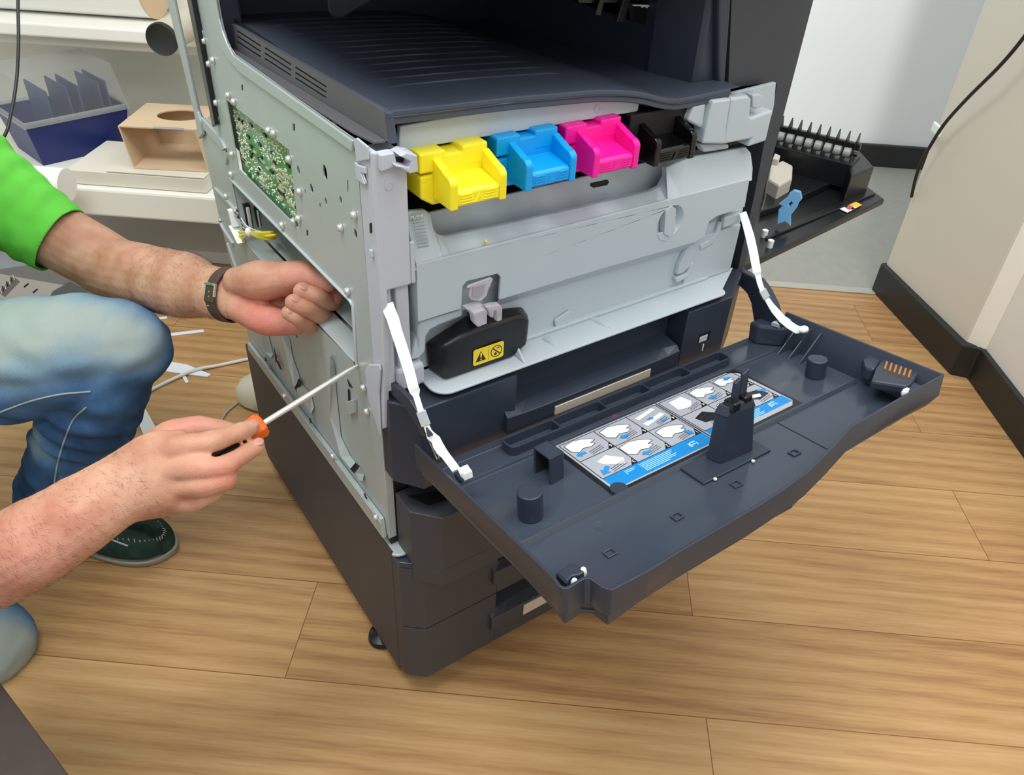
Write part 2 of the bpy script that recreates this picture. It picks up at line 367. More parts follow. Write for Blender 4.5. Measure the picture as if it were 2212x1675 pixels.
# raised ribs pressed into the plate
def rib(pts, w, h=0.003, m=None):
    c = curve_pts(PX0(pts, -0.0005), 5)
    return part('pressed_rib', MB().strip(c, V((0, 0.4, 1)) if abs((c[0] - c[-1]).z) < 0.1 else V((0, 1, 0)), w, h), m or M_METAL, frame, bevel=0.002)
rib([(437, 262), (478, 308), (488, 330), (487, 345)], 0.008)
rib([(466, 408), (505, 450), (514, 470)], 0.0035)
rib([(474, 468), (482, 492), (505, 528)], 0.0035)
rib([(492, 525), (505, 565), (520, 610)], 0.005)
# recess behind the plate
back_x = 0.06
rb = [V((back_x, p.y, p.z)) for p in rech]
mb = MB()
for i in range(6):
    if i == 4: continue
    j = (i + 1) % 6; mb.face([rech[i], rech[j], rb[j], rb[i]])
mb.face(rb)
rec = part('service_recess', mb, M_METAL)
lo = [rech[3], rech[4], rech[5]]
z0 = 0.556
part('recess_ledge', MB().prism([V((0, lo[0].y, lo[0].z)), V((0, lo[2].y, lo[2].z)), V((0.026, lo[2].y, lo[2].z + 0.002)), V((0.026, lo[0].y, lo[0].z + 0.002))], (0, 0, -0.003)).prism([V((0.028, lo[0].y, lo[0].z + 0.006)), V((0.028, lo[2].y, lo[2].z + 0.006)), V((0.06, lo[2].y, lo[2].z + 0.008)), V((0.06, lo[0].y, lo[0].z + 0.008))], (0, 0, -0.003)), M_METAL, bevel=0.0012)
# lip along the top edge of the recess and a bar across
part('recess_lip', MB().tube([rech[0] + V((-0.001, 0, -0.001)), rech[1] + V((-0.001, 0, -0.001)), rech[2] + V((-0.001, 0, 0)), rech[3] + V((-0.001, 0, 0.002))], 0.0022, 8), M_METAL, smooth=60)
# connectors and wires inside the recess
M_YEL = mat('yellow_wire', rgb(226, 214, 60), 0.45)
har = part('wire_harness', MB().tube(curve_pts([at(518, 510, x=-0.004), at(545, 504, x=-0.008), at(575, 510, x=0.0), at(597, 508, x=0.01), at(590, 516, x=0.03)]), 0.0022, 8), M_YEL, smooth=60)
for k in range(7):
    oz = (k - 3)
    part('wire', MB().tube(curve_pts([at(512 + k * 1.5, 500 + k * 3.8, x=-0.002), at(538, 504 + oz * 0.7, x=-0.009), at(565, 509 + oz * 2.2, x=-0.004), at(594, 508 + oz * 2.2, x=0.012), at(597, 505, x=0.04)]), 0.0014, 6), M_YEL, har, smooth=60)
M_WBLUE = mat('blue_wire', rgb(60, 110, 160), 0.45); M_WIRE = mat('white_wire', rgb(228, 228, 230), 0.45)
for k in range(6):
    part('wire', MB().tube(curve_pts([at(510 + k, 448 + k * 5, x=-0.002), at(520 + k, 470 + k * 4, x=0.002), at(535, 490 + k, x=0.0), at(560 + k, 499 + k * 0.6, x=0.008), at(590, 500 + k, x=0.03)]), 0.0012, 6), (M_WIRE, M_BLACK, M_WIRE, M_WBLUE, M_BLACK, M_WIRE)[k], har, smooth=60)
part('cable_tie', MB().ell(at(537, 502, x=-0.010), V((0.005, 0, 0)), V((0, 0.005, 0)), V((0, 0, 0.007)), 10), M_WHITE, har, smooth=60)
for (p, q, x) in (((501, 452), (510, 488), -0.003), ((503, 488), (520, 523), -0.006)):
    A, B = at(*p, x=x), at(*q, x=x)
    part('connector', MB().obox((A + B) / 2, V((0.006, 0, 0)), V((0, 0.0045, 0)), (B - A) / 2), M_WHITE, har, bevel=0.001)
def socket(u0, v0, u1, v1, y):
    A, B = at(u0, v0, y=y), at(u1, v1, y=y)
    x0, x1 = sorted((A.x, B.x)); q0, q1 = sorted((A.z, B.z)); g = 0.004
    f = part('socket', MB().box((x0, y - 0.006, q0), (x1, y + 0.002, q1)), M_BLACK, rec, bevel=0.001)
    part('socket_insert', MB().box((x0 + g * 0.6, y - 0.010, q0 + g), (x1 - g * 0.6, y - 0.005, q1 - g)), M_WIRE, f, bevel=0.001)
socket(523, 440, 546, 492, 0.449); socket(546, 446, 564, 492, 0.449)
# circuit board
def pcb_mat():
    m = mat('circuit_board', rgb(60, 135, 70), 0.35); nt = m.node_tree; p = nt.nodes['Principled BSDF']; N = nt.nodes.new; L = nt.links.new
    g = N('ShaderNodeNewGeometry'); n = N('ShaderNodeTexNoise'); n.inputs['Scale'].default_value = 22; n.inputs['Detail'].default_value = 3
    r = N('ShaderNodeValToRGB'); r.color_ramp.elements[0].position = 0.38; r.color_ramp.elements[0].color = rgb(50, 140, 54)
    r.color_ramp.elements[1].position = 0.6; r.color_ramp.elements[1].color = rgb(118, 168, 136)
    L(g.outputs['Position'], n.inputs['Vector']); L(n.outputs['Fac'], r.inputs['Fac']); L(r.outputs['Color'], p.inputs['Base Color']); return m
pcb = part('circuit_board', MB().box((0.008, 0.18, 0.668), (0.0096, 0.418, 0.782)), pcb_mat())
mb = MB(); rnd = random.Random(3)
for k in range(950):
    y, z = rnd.uniform(0.186, 0.414), rnd.uniform(0.673, 0.778)
    dn = noise.noise(V((y * 30, z * 30, 0)))
    if dn < -0.2: continue
    r = rnd.uniform(0.0008, 0.0016)
    mb.ell((0.0078, y, z), (r, 0, 0), (0, r, 0), (0, 0, r), 5)
for k in range(46):
    y, z = rnd.uniform(0.195, 0.40), rnd.uniform(0.678, 0.742); L_ = rnd.choice((0.003, 0.005, 0.009))
    mb.obox((0.0072, y, z), (0.001, 0, 0), (0, L_, 0), (0, 0, 0.0012))
part('solder_joints', mb, mat('solder', rgb(225, 222, 200), 0.3, 0.5), pcb, stuff=True)
mb = MB()
for k in range(26):
    y, z = rnd.uniform(0.195, 0.40), rnd.uniform(0.68, 0.77); mb.obox((0.0072, y, z), (0.0012, 0, 0), (0, rnd.choice((0.002, 0.005)), 0), (0, 0, 0.0016))
part('chips', mb, M_BLACK, pcb, stuff=True)
# screws
sb = MB().lathe((0, 0, 0), (-1, 0, 0), [(0.0052, 0), (0.0052, 0.0009), (0.0040, 0.0012), (0.0040, 0.0030), (0.0030, 0.0040), (0.0008, 0.0042), (0.0006, 0.0030)], 14)
smesh = sb.mesh('screw', M_STEEL, 50)
def screw(u, v, x=0.0, parent=None, pos=None):
    o = bpy.data.objects.new('screw', smesh); COL.objects.link(o); o.location = pos if pos is not None else at(u, v, x=x); put(o, parent or cop)
for u, v in ((437, 72), (441, 88), (451, 138), (461, 130), (494, 206), (506, 220), (581, 282), (592, 288), (502, 333), (500, 376), (489, 424), (625, 344), (648, 414), (646, 472), (635, 478), (610, 486), (766, 465), (737, 492), (752, 629), (467, 222), (470, 255)):
    screw(u, v, -0.0005)
for u, v in ((615, 855), (720, 985), (813, 1117)): screw(u, v, -0.008)
for u, v in ((786, 838), (793, 889)): screw(u, v, -0.001)
# lower half of the plate: rail, pressed channels, slots
def pol(pts, x, dx, name='pressed_panel', m=None, **k):
    return part(name, MB().prism(PX0(pts, x), (dx, 0, 0)), m or M_METAL, k.pop('parent', None), **k)
pol([(541, 738), (543, 755), (836, 1161), (834, 1140), (830, 1118)], -0.0005, -0.006, 'bottom_rail', bevel=0.0015)
pol([(560, 768), (566, 785), (826, 1140), (824, 1128)], -0.0065, -0.0016, 'bottom_rail', bevel=0.0008)
def wedge(pts, h, name='pressed_panel'):
    """pressed channel: points flagged 1 stand proud of the plate, the others stay flush"""
    base = [at(u, v, x=-0.0002) for u, v, k in pts]; top = [at(u, v, x=-0.0012 - h * k) for u, v, k in pts]
    return part(name, MB().loft([base, top]), M_METAL, bevel=0.001)
wedge([(705, 770, 1), (713, 768, 1), (722, 785, 0), (727, 850, 0), (737, 945, 0), (757, 985, 0), (768, 1000, 0), (757, 1013, 1), (735, 985, 1), (722, 965, 1), (712, 900, 1), (707, 830, 1)], 0.0075)
wedge([(768, 1022, 0), (777, 1008, 0), (785, 1025, 0), (784, 1040, 1), (776, 1040, 1)], 0.006)
pol([(757, 1013), (768, 1000), (777, 1008), (765, 1022)], -0.0002, -0.0008, 'slot', M_DEEP)
wedge([(558, 694, 1), (577, 710, 0), (584, 740, 0), (590, 765, 0), (585, 774, 1), (572, 762, 1)], 0.0075)
wedge([(603, 714, 1), (626, 733, 0), (632, 770, 0), (645, 808, 0), (648, 818, 0), (636, 838, 1), (616, 806, 1)], 0.008)
wedge([(640, 842, 1), (651, 828, 0), (672, 852, 0), (679, 880, 0), (672, 895, 1), (655, 872, 1)], 0.006)
pol([(636, 836), (646, 818), (651, 830), (641, 846)], -0.0042, -0.0006, 'slot', M_DEEP)
pol([(592, 750), (599, 772), (596, 785)], -0.0042, -0.0006, 'slot', M_DEEP)
pol([(595, 775), (603, 782), (610, 800), (605, 797)], -0.0042, -0.0006, 'slot', M_DEEP)
pol([(631, 712), (644, 730), (638, 724)], -0.0004, -0.0006, 'slot', M_DEEP)
pol([(750, 818), (762, 838), (755, 835)], -0.0004, -0.0006, 'slot', M_DEEP)
pol([(752, 840), (756, 843), (757, 866), (753, 868)], -0.0004, -0.0006, 'slot', M_DEEP)
pol([(754, 866), (771, 862), (772, 890), (757, 896)], -0.0002, -0.005, 'tab', bevel=0.0008)
pol([(764, 782), (771, 780), (772, 792), (768, 793)], -0.0004, -0.0006, 'slot', M_DEEP)
for a, b in (((668, 903), (674, 915)), ((786, 1066), (793, 1078)), ((572, 772), (577, 781))):
    pol([a, (a[0] + 3, a[1] + 1), (b[0] + 1, b[1]), (b[0] - 3, b[1] - 1)], -0.0062, -0.0006, 'slot', M_DEEP)
# edge of plate turned towards the front, with hinge foot
part('front_flange', MB().box((0.001, -0.004, 0.318), (0.012, 0.0, 0.52)), M_METAL, bevel=0.0008)
ff = part('hinge_foot', MB().prism([V((0.001, -0.014, 0.300))] + arc((0.012, -0.008, 0.300), (1, 0, 0), (0, 1, 0), 0.018, -2.6, 0.2, 10) + [V((0.03, 0.02, 0.3)), V((0.001, 0.02, 0.3))], (0, 0, 0.004)), M_METAL, bevel=0.001)
part('hinge_arm', MB().prism([V((0.02, -0.012, 0.305)), V((0.027, -0.016, 0.307)), V((0.0185, -0.004, 0.372)), V((0.0145, -0.002, 0.37))], (0, 0.003, 0)), M_WIRE, bevel=0.001)
# ---- lavender front column
xl = -0.003
part('front_column', MB().prism([(xl, -0.004, 0.505), (xl, -0.004, 0.845), (xl, -0.035, 0.8455), (xl, -0.037, 0.70), (xl, -0.033, 0.62), (xl, -0.020, 0.52)], (0.007, 0, 0))
     .prism([(-0.002, -0.0325, 0.706), (0.031, -0.0325, 0.7055), (0.031, -0.0325, 0.845), (-0.002, -0.0325, 0.846)], (0, -0.004, 0))
     .prism([(0.031, -0.0325, 0.7055), (0.031, -0.0325, 0.752), (0.0365, -0.0325, 0.752), (0.0365, -0.0325, 0.7055)], (0, -0.004, 0))
     .box((0.003, -0.0325, 0.706), (0.03, 0.0, 0.84)), M_LAV, bevel=0.0022)
pol([(800, 786), (793, 800), (800, 862), (826, 943), (822, 850), (826, 798), (824, 786)], xl - 0.0005, -0.003, 'column_foot', M_LAV, bevel=0.0025)
pol([(768, 300), (775, 297), (798, 316), (800, 345), (775, 350)], xl, -0.0025, 'column_step', M_LAV, bevel=0.001)
pol([(771, 349), (780, 356), (793, 360), (795, 375), (786, 374), (794, 398), (790, 398), (775, 386)], xl, -0.003, 'column_step', M_LAV, bevel=0.001)
pol([(779, 374), (786, 373), (794, 397), (787, 396)], xl - 0.001, -0.0012, 'catch_plate', M_METAL2, bevel=0.0005)
pol([(799, 483), (803, 481), (804, 502), (800, 504)], xl - 0.0002, -0.0006, 'slot', M_DEEP)
pol([(802, 537), (807, 540), (809, 556), (804, 554)], xl, -0.003, 'column_step', M_LAV, bevel=0.001)
part('button_mark', MB().lathe(at(840, 402, y=-0.0366), (0, -1, 0), [(0.0045, -0.001), (0.0045, 0.0004), (0.0036, 0.0008), (0.0034, 0.0003), (0.0005, 0.0003)], 20), M_LAV, smooth=50)
# latch at the head of the column
lt = MB()
lt.prism(ats([(822, 336), (852, 330), (858, 352), (852, 362), (824, 372)], y=-0.043), (0, 0.012, 0))
lt.prism(ats([(864, 338), (878, 330), (902, 336), (904, 372), (886, 376), (866, 364), (855, 362), (855, 356), (884, 362), (888, 350)], y=-0.05), (0, 0.02, 0))
part('column_latch', lt, M_LAV, bevel=0.0025)
part('latch_gap', MB().prism(ats([(852, 340), (872, 340), (888, 352), (882, 366), (856, 360)], y=-0.038), (0, 0.003, 0)), M_DEEP)
# posts beside the strap
part('inner_post', MB().box((0.002, -0.028, 0.575), (0.012, 0.02, 0.706)).box((0.016, -0.030, 0.575), (0.031, 0.02, 0.706)).box((0.002, -0.020, 0.575), (0.031, 0.02, 0.70)), M_LAV, bevel=0.002)
part('column_block', MB().box((0.012, -0.034, 0.575), (0.045, -0.002, 0.603)), M_LAV, bevel=0.004)
# ---- light-grey strip over the toners
ys = -0.016
topp = [(864, 273), (940, 259), (1012, 248), (1090, 233), (1164, 221), (1230, 213), (1290, 207), (1330, 206), (1366, 207), (1400, 212), (1430, 219), (1463, 225), (1520, 214), (1581, 202), (1677, 178), (1673, 226), (1668, 250), (1590, 268), (1500, 262), (1490, 244), (1430, 222), (1407, 217), (1381, 222), (1379, 239), (1374, 242), (1240, 264), (1060, 294), (893, 322), (893, 335), (862, 334)]
part('front_strip', MB().prism(ats(topp, y=ys), (0, 0.006, 0)), M_GREY, bevel=0.0012)
part('strip_button', MB().lathe(at(1290, 235, y=ys), (0, -1, 0), [(0.0042, -0.001), (0.0042, 0.0005), (0.003, 0.0009), (0.0028, 0.0003), (0.0004, 0.0003)], 20), M_GREY, smooth=50)
# dark toner bay
part('toner_bay', MB().box((0.035, 0.13, 0.745), (0.56, 0.134, 0.835)).box((0.035, 0.014, 0.7485), (0.56, 0.13, 0.7525)).box((0.033, 0.0, 0.7485), (0.037, 0.13, 0.835)), M_DEEP)
# wall under the toners with a slot, then the big inner cover
yb = 0.008
part('bay_wall', MB().box((0.04, yb, 0.70), (0.50, yb + 0.004, 0.7545)), M_GREY, bevel=0.001)
part('bay_slot', MB().prism(ats([(1275, 396), (1312, 388), (1316, 393), (1312, 400), (1282, 406), (1275, 402)], y=yb - 0.0004), (0, 0.0004, 0)), M_DEEP)
part('cover_backing', MB().box((0.05, -0.0075, 0.576), (0.542, -0.0035, 0.715)), M_GREY)
part('cover_channel', MB().box((0.05, -0.015, 0.715), (0.5, 0.014, 0.7205)), M_GREY, bevel=0.001)
yc = -0.030
ct = ats([(876, 462), (886, 456), (918, 453), (930, 462), (934, 490), (944, 505), (962, 511), (1100, 483), (1250, 450), (1405, 414), (1426, 403), (1438, 380), (1438, 362)], y=-0.012) + ats([(1480, 345), (1512, 335), (1612, 318)], y=-0.018) + ats([(1622, 330), (1626, 362)], y=-0.02)
cr = []
crease = [(900, 569), (1000, 545), (1184, 498), (1300, 468), (1463, 423), (1620, 383)]
CZ = 0.7225
xs_top = [p.x for p in ct]
x0c, x1c = at(893, 575, y=yc).x, at(1620, 383, y=yc).x
def cover():
    mb = MB(); n = len(ct)
    up = ct
    mid = [V((x0c + (x1c - x0c) * max(0, min(1, (p.x - xs_top[0]) / (xs_top[-1] - xs_top[0]))), yc, CZ)) for p in up]
    mid2 = [m + V((0, -0.004, -0.004)) for m in mid]
    zb = lambda x: 0.651 if x < 0.462 else (0.651 + (x - 0.462) / 0.02 * 0.028 if x < 0.482 else 0.679)
    xs = sorted(set([m.x for m in mid] + [0.10, 0.125, 0.46, 0.463, 0.475, 0.484, 0.5]))
    bot = []
    # front outline as a polygon with the cut-outs at its lower edge
    fr = ats([(899, 572)], y=yc - 0.004) + ats([(903, 697), (985, 671), (997, 668), (1000, 620), (1010, 608), (1075, 592), (1082, 600), (1078, 649), (1300, 582), (1502, 524), (1522, 512), (1532, 480), (1548, 468), (1609, 448)], y=yc - 0.004) + ats([(1620, 386)], y=yc - 0.004)
    front = [V((p.x, yc - 0.004, p.z)) for p in fr]
    kc_ = at(1448, 478, y=yc - 0.004)
    mb.plate(front, [[kc_ + V((0.0205 * math.cos(a), 0, 0.0205 * math.sin(a))) for a in [k * PI / 16 for k in range(32)]]], (0, 0.004, 0))
    A = [mb.v(p) for p in up]; B = [mb.v(p) for p in mid2]; C = [mb.v(V((p.x, p.y + 0.006, p.z - 0.001))) for p in up]
    for i in range(n - 1):
        mb.bm.faces.new((A[i], B[i], B[i + 1], A[i + 1])); mb.bm.faces.new((C[i], A[i], A[i + 1], C[i + 1]))
    # left cheek and underside band
    l0, l1 = fr[0], fr[1]
    mb.face([up[0], V((0.036, -0.006, 0.73)), V((0.036, -0.006, 0.625)), V((0.040, -0.014, 0.578)), V((0.046, -0.022, 0.578)), l1, l0])
    return mb
part('inner_cover', cover(), M_GREY, bevel=0.0018)
# underside band that slopes back to the gap line
uf = ats([(903, 697), (985, 671), (1078, 649), (1300, 582), (1502, 524)], y=yc - 0.004)
mb = MB(); A = [mb.v(V((p.x, yc - 0.003, p.z))) for p in uf[2:]]; B = [mb.v(V((p.x + 0.004, -0.006, p.z - 0.030))) for p in uf[2:]]
for i in range(2): mb.bm.faces.new((A[i], A[i + 1], B[i + 1], B[i]))
part('cover_underside', mb, M_GREY)
part('cover_underside', MB().prism(ats([(905, 696), (1000, 668), (1000, 684), (950, 703), (930, 714), (921, 728), (920, 760), (905, 775), (888, 780)], y=-0.028), (0, 0.02, 0)), M_GREY, bevel=0.0025)
part('notch_back', MB().prism(ats([(992, 672), (992, 605), (1085, 590), (1085, 652)], y=-0.014), (0, 0.004, 0)), M_GREY)
# ribs and PUSH plate on the release lever at the left
for k in range(9):
    a = at(891 + k * 1.4, 476 + k * 7.3, y=-0.0225 - k * 0.0006); b_ = at(915 + k * 1.5, 472 + k * 7.3, y=-0.0225 - k * 0.0006)
    part('grip_rib', MB().tube([a, b_], 0.00045, 6), mat('rib_grey', rgb(150, 160, 168), 0.5) if k == 0 else bpy.data.materials['rib_grey'])
pm = at(898, 468, y=-0.0185)
part('push_plate', MB().prism(ats([(888, 463), (908, 460), (909, 470), (889, 474)], y=-0.0185), (0, -0.0012, 0)), mat('plate_grey', rgb(150, 158, 162), 0.5), bevel=0.0005)
text('PUSH', 0.0058, pm + V((0, -0.0015, 0)), at(908, 465, y=-0.0185) - at(888, 469, y=-0.0185), (0, -0.2, 1), M_WHITE, cop, 'push_lettering')
# round knob in the cover
kc = at(1448, 478, y=yc - 0.004)
part('dial_recess', MB().lathe(kc, (0, -1, 0), [(0.0006, -0.0085), (0.0165, -0.0085), (0.0205, 0.0), (0.0215, 0.0006), (0.0218, -0.001), (0.022, -0.012), (0.0006, -0.012)], 36), M_GREY, smooth=40)
part('dial', MB().prism(ats([(1438, 456), (1452, 445), (1461, 452), (1458, 500), (1446, 512), (1435, 506)], y=yc - 0.006), (0, 0.009, 0)).prism(ats([(1418, 505), (1430, 500), (1446, 512), (1438, 522), (1424, 518)], y=yc - 0.0035), (0, -0.0012, 0)), M_GREY, bevel=0.0025)
# handle pocket at the right end of the cover
part('grip_pocket', MB().prism(ats([(1500, 525), (1525, 510), (1536, 478), (1550, 466), (1606, 450), (1590, 520), (1572, 545), (1530, 555), (1500, 556)], y=-0.012), (0, 0.004, 0)), M_GREY, bevel=0.001)
part('grip_bar', MB().prism(ats([(1566, 470), (1602, 459), (1598, 480), (1563, 494)], y=-0.024), (0, 0.008, 0)).prism(ats([(1512, 530), (1532, 520), (1548, 502), (1556, 480), (1562, 480), (1556, 508), (1540, 528), (1514, 542)], y=-0.02), (0, 0.006, 0)), M_GREY, bevel=0.002)
part('hook_latch', MB().prism(ats([(1488, 532), (1503, 526), (1492, 575), (1476, 590), (1463, 595), (1468, 575)], y=-0.022), (0, 0.008, 0)).prism(ats([(1460, 602), (1484, 592), (1494, 570), (1500, 566), (1496, 585), (1488, 600), (1462, 612)], y=-0.022), (0, 0.01, 0)), M_GREY, bevel=0.0018)
# flat wall and ledge under the cover, with screw channels
part('ledge_wall', MB().box((0.13, -0.014, 0.574), (0.546, -0.010, 0.66)).box((0.455, -0.0175, 0.574), (0.548, -0.013, 0.645)), M_GREY, bevel=0.001)
lz = 0.5735
part('ledge', MB().prism([(0.045, -0.008, lz), (0.045, -0.036, lz)] + [tuple(p) for p in arc((0.066, -0.040, lz), (1, 0, 0), (0, 1, 0), 0.021, PI, 1.5 * PI, 8)] + [(0.485, -0.061, lz)] + [tuple(p) for p in arc((0.488, -0.049, lz), (1, 0, 0), (0, 1, 0), 0.012, -PI / 2, 0, 6)] + [(0.56, -0.012, lz)], (0, 0, -0.003)), M_GREY, bevel=0.001)
part('ledge_web', MB().prism([(0.162, -0.012, lz), (0.162, -0.058, lz), (0.170, -0.012, lz + 0.022)], (0.003, 0, 0)).box((0.165, -0.020, lz), (0.5, -0.012, lz + 0.005)), M_GREY, bevel=0.002)
for u, v in ((1160, 738), (1273, 690)):
    c = at(u, v, y=-0.0145)
    part('bolt_channel', MB().tube([c + V((0, -0.001, -0.002)), V((c.x + 0.004, -0.030, lz - 0.001)), V((c.x + 0.006, -0.046, lz - 0.003))], [0.0062, 0.0058, 0.004], 12), M_GREY, smooth=60)
    part('bolt_hole', MB().lathe(c + V((0, -0.0015, 0)), (0, -1, 0.35), [(0.0005, 0), (0.0045, 0.0), (0.0045, 0.0012), (0.0005, 0.0012)], 14), M_DEEP)
part('cover_boss', MB().prism(ats([(1195, 690), (1228, 668), (1232, 700), (1240, 712), (1200, 722)], y=-0.0145), (0, -0.004, 0)), M_GREY, bevel=0.0015)
# stepped block right of the black toner
rb_ = MB()
rb_.prism(ats([(1500, 228), (1526, 222), (1520, 268), (1516, 278), (1486, 262)], y=-0.030), (0, 0.015, 0))
rb_.prism(ats([(1540, 218), (1580, 213), (1572, 262), (1566, 312), (1518, 311), (1524, 280)], y=-0.036), (0, 0.02, 0))
rb_.prism(ats([(1580, 213), (1617, 207), (1624, 214), (1620, 250), (1624, 255), (1671, 238), (1668, 250), (1655, 305), (1616, 318), (1624, 300), (1564, 312)], y=-0.036), (0, 0.02, 0))
rb_.prism(ats([(1512, 312), (1576, 312), (1575, 322), (1522, 330)], y=-0.026), (0, 0.012, 0))
part('side_block', rb_, M_GREY, bevel=0.0025)
part('block_peg', MB().prism(ats([(1626, 206), (1640, 203), (1648, 207), (1646, 232), (1634, 236), (1626, 232)], y=-0.034), (0, 0.012, 0)), M_LAV, bevel=0.0015)
# ---- paper drawers of the copier
part('carcass', MB().box((0.066, 0.004, 0.300), (0.57, 0.55, 0.57)), M_DEEP)
d1 = drawer(cop, 0.4425, 0.563, 0.001, -0.06, 0.152, 0.428, 0.563, 0.484, 0.509, M_NAVY, (0.207, 0.366, 0.4855, 0.4985), xl0=0.136, xl1=0.418)
d2 = drawer(cop, 0.301, 0.398, 0.0125, -0.075, 0.146, 0.428, 0.36, 0.301, 0.32, M_DARK, xl0=0.136, xl1=0.418, pl=[(0.0125, -0.006), (0.0125, -0.045), (0.041, -0.075), (0.512, -0.075), (0.595, -0.006)], apron=0.271)
text('1', 0.017, at(1518, 752, y=-0.0608), (1, 0, 0), (0, 0, 1), M_WHITE, d1, 'drawer_number')
g = at(1520, 730, y=-0.06)
gw = MB().box((g.x - 0.011, -0.0604, g.z - 0.007), (g.x + 0.012, -0.0596, g.z + 0.009)).build('paper_gauge', M_DEEP, d1)
MB().box((g.x - 0.009, -0.0612, g.z - 0.005), (g.x + 0.006, -0.0603, g.z + 0.004)).build('gauge_card', mat('gauge_card', rgb(196, 206, 200), 0.5), gw)
part('drawer_well', MB().prism(ats([(880, 1072), (960, 1060), (985, 1075), (925, 1092)], z=0.3983), (0, 0, 0.0006)), M_DEEP)
part('side_gap', MB().box((0.004, -0.002, 0.300), (0.03, 0.004, 0.45)), M_DEEP)
# ---- output tray
fz = [(0.0, 0.8775), (0.02, 0.877), (0.15, 0.872), (0.2524, 0.8655), (0.29, 0.8605), (0.32, 0.854), (0.345, 0.846), (0.366, 0.841), (0.40, 0.8405), (0.47, 0.8425), (0.6, 0.8425)]
def tz(x, y):
    for (a, p), (b, q) in zip(fz, fz[1:]):
        if x <= b:
            t = (x - a) / (b - a); z = p + (q - p) * t; break
    return z - 0.034 * (y + 0.028)
M_TSIDE = mat('dusty_charcoal', rgb(92, 91, 94), 0.55, bump=0.08, bscale=1200)
M_TRAY = mat('tray_navy', rgb(70, 78, 93), 0.48, bump=0.12, bscale=1400)
mb = MB(); xs = [0.018 + i * 0.0137 for i in range(34)]; yy = [-0.030 + j * 0.024 for j in range(21)]
mb.loft([[(x, y, tz(x, y) if y > -0.029 else tz(x, y) - 0.001) for x in xs] for y in yy], closed=False)
tray = part('output_tray', mb, M_TRAY, smooth=60)
n = 26; top = [(0.018 + i * (0.455 - 0.018) / n) for i in range(n + 1)]
part('tray_front', MB().prism([(x, -0.030, tz(x, -0.03)) for x in top] + [(x, -0.030, tz(x, -0.03) - 0.0125) for x in top[::-1]], (0, 0.012, 0)), M_TRAY, tray, bevel=0.0012)
part('tray_bead', MB().tube([(x, -0.0305, tz(x, -0.03) - 0.0055) for x in top], 0.0011, 6), M_NAVY, tray, smooth=60)
part('tray_edge', MB().tube([(0.0195, y, tz(0.0195, y) - 0.002) for y in yy[:-2]], 0.003, 10), M_TRAY, tray, smooth=60)
for k in range(13):
    y = 0.045 + k * 0.029; x0, x1 = 0.055 + 0.0 * k, 0.262 + (0.03 if k > 5 else 0)
    part('tray_rib', MB().tube([(x0 + (x1 - x0) * i / 12, y, tz(x0 + (x1 - x0) * i / 12, y) + (0.0003 if 0 < i < 12 else -0.001)) for i in range(13)], 0.0013, 6), M_TRAY, tray, smooth=60)
# side wall of the tray with its vents
sx = 0.014
so = [V((sx, -0.030, 0.8775)), V((sx, 0.40, 0.8635)), V((sx, 0.40, 0.832)), V((sx, -0.030, 0.8515))]
vent = []
for (u0, v0, u1, v1) in ((512, 64.5, 563, 97.5), (572, 101, 629, 138), (638, 143, 705, 186)):
    for k in range(3):
        dv = k * 11.6
        vent.append(ats([(u0, v0 + dv), (u1, v1 + dv), (u1, v1 + dv + 5), (u0, v0 + dv + 5)], x=sx))
tside = part('tray_side', MB().plate(so, vent, (0.0035, 0, 0)), M_TSIDE, bevel=0.0)
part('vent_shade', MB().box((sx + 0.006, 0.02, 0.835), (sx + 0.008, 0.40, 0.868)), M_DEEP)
fl = [V((sx, -0.030, 0.8530)), V((sx, 0.40, 0.8345)), V((0.001, 0.385, 0.8345)), V((0.001, 0.012, 0.8500)), V((0.004, -0.026, 0.8520))]
part('tray_flange', MB().prism(fl, (0, 0, -0.003)), M_TSIDE, bevel=0.0008)
for y in (0.33, 0.20, 0.05):
    part('flange_tab', MB().box((0.002, y, 0.8285 + (0.385 - y) * 0.0415), (0.006, y + 0.009, 0.832 + (0.385 - y) * 0.0415)), M_BLACK)
part('tray_corner', MB().prism([(sx, -0.0305, 0.8775), (sx + 0.008, -0.032, 0.8775), (sx + 0.012, -0.032, 0.848), (sx + 0.002, -0.0305, 0.848)], (0, 0.01, 0)), M_TRAY, bevel=0.002)
# ---- housing round the tray
part('bay_back', MB().box((0.012, 0.445, 0.80), (0.59, 0.45, 0.995)), M_NAVY)
part('bay_post', MB().prism([(0.003, 0.385, 0.835), (0.03, 0.385, 0.835), (0.03, 0.445, 0.835), (0.003, 0.445, 0.835)], (0, 0, 0.16)), M_NAVY, bevel=0.003)
bx = MB().prism([(0.4206, 0.0786, 0.82), (0.4325, 0.0120, 0.82), (0.437, 0.0075, 0.82), (0.470, 0.0075, 0.82), (0.475, 0.1, 0.82)], (0, 0, 0.17))
part('exit_cover', bx, M_NAVY, bevel=0.003)
part('bay_side', MB().box((0.425, 0.0786, 0.80), (0.432, 0.445, 0.99)), M_NAVY)
part('column_trim', MB().prism(ats([(1553, -50), (1592, -60), (1580, 0), (1566, 192), (1552, 188)], y=-0.002), (0, 0.02, 0)), M_NAVY, bevel=0.003)
rc = ats([(1583, -60), (1776, -60), (1757, 0), (1605, 585), (1600, 603), (1590, 600), (1630, 420), (1662, 250), (1672, 228), (1678, 182), (1671, 177), (1573, 191)], y=0.0)
part('right_cover', MB().plate(rc, [], (0, 0.03, 0)), M_DARK)
part('right_side', MB().box((0.575, 0.03, 0.30), (0.598, 0.55, 0.99)), M_DARK)
part('scanner_unit', MB().box((-0.005, -0.045, 0.974), (0.60, 0.56, 1.062)), M_DARK, bevel=0.006)  # out-of-view unit, brought forward and lowered to darken the tray bay
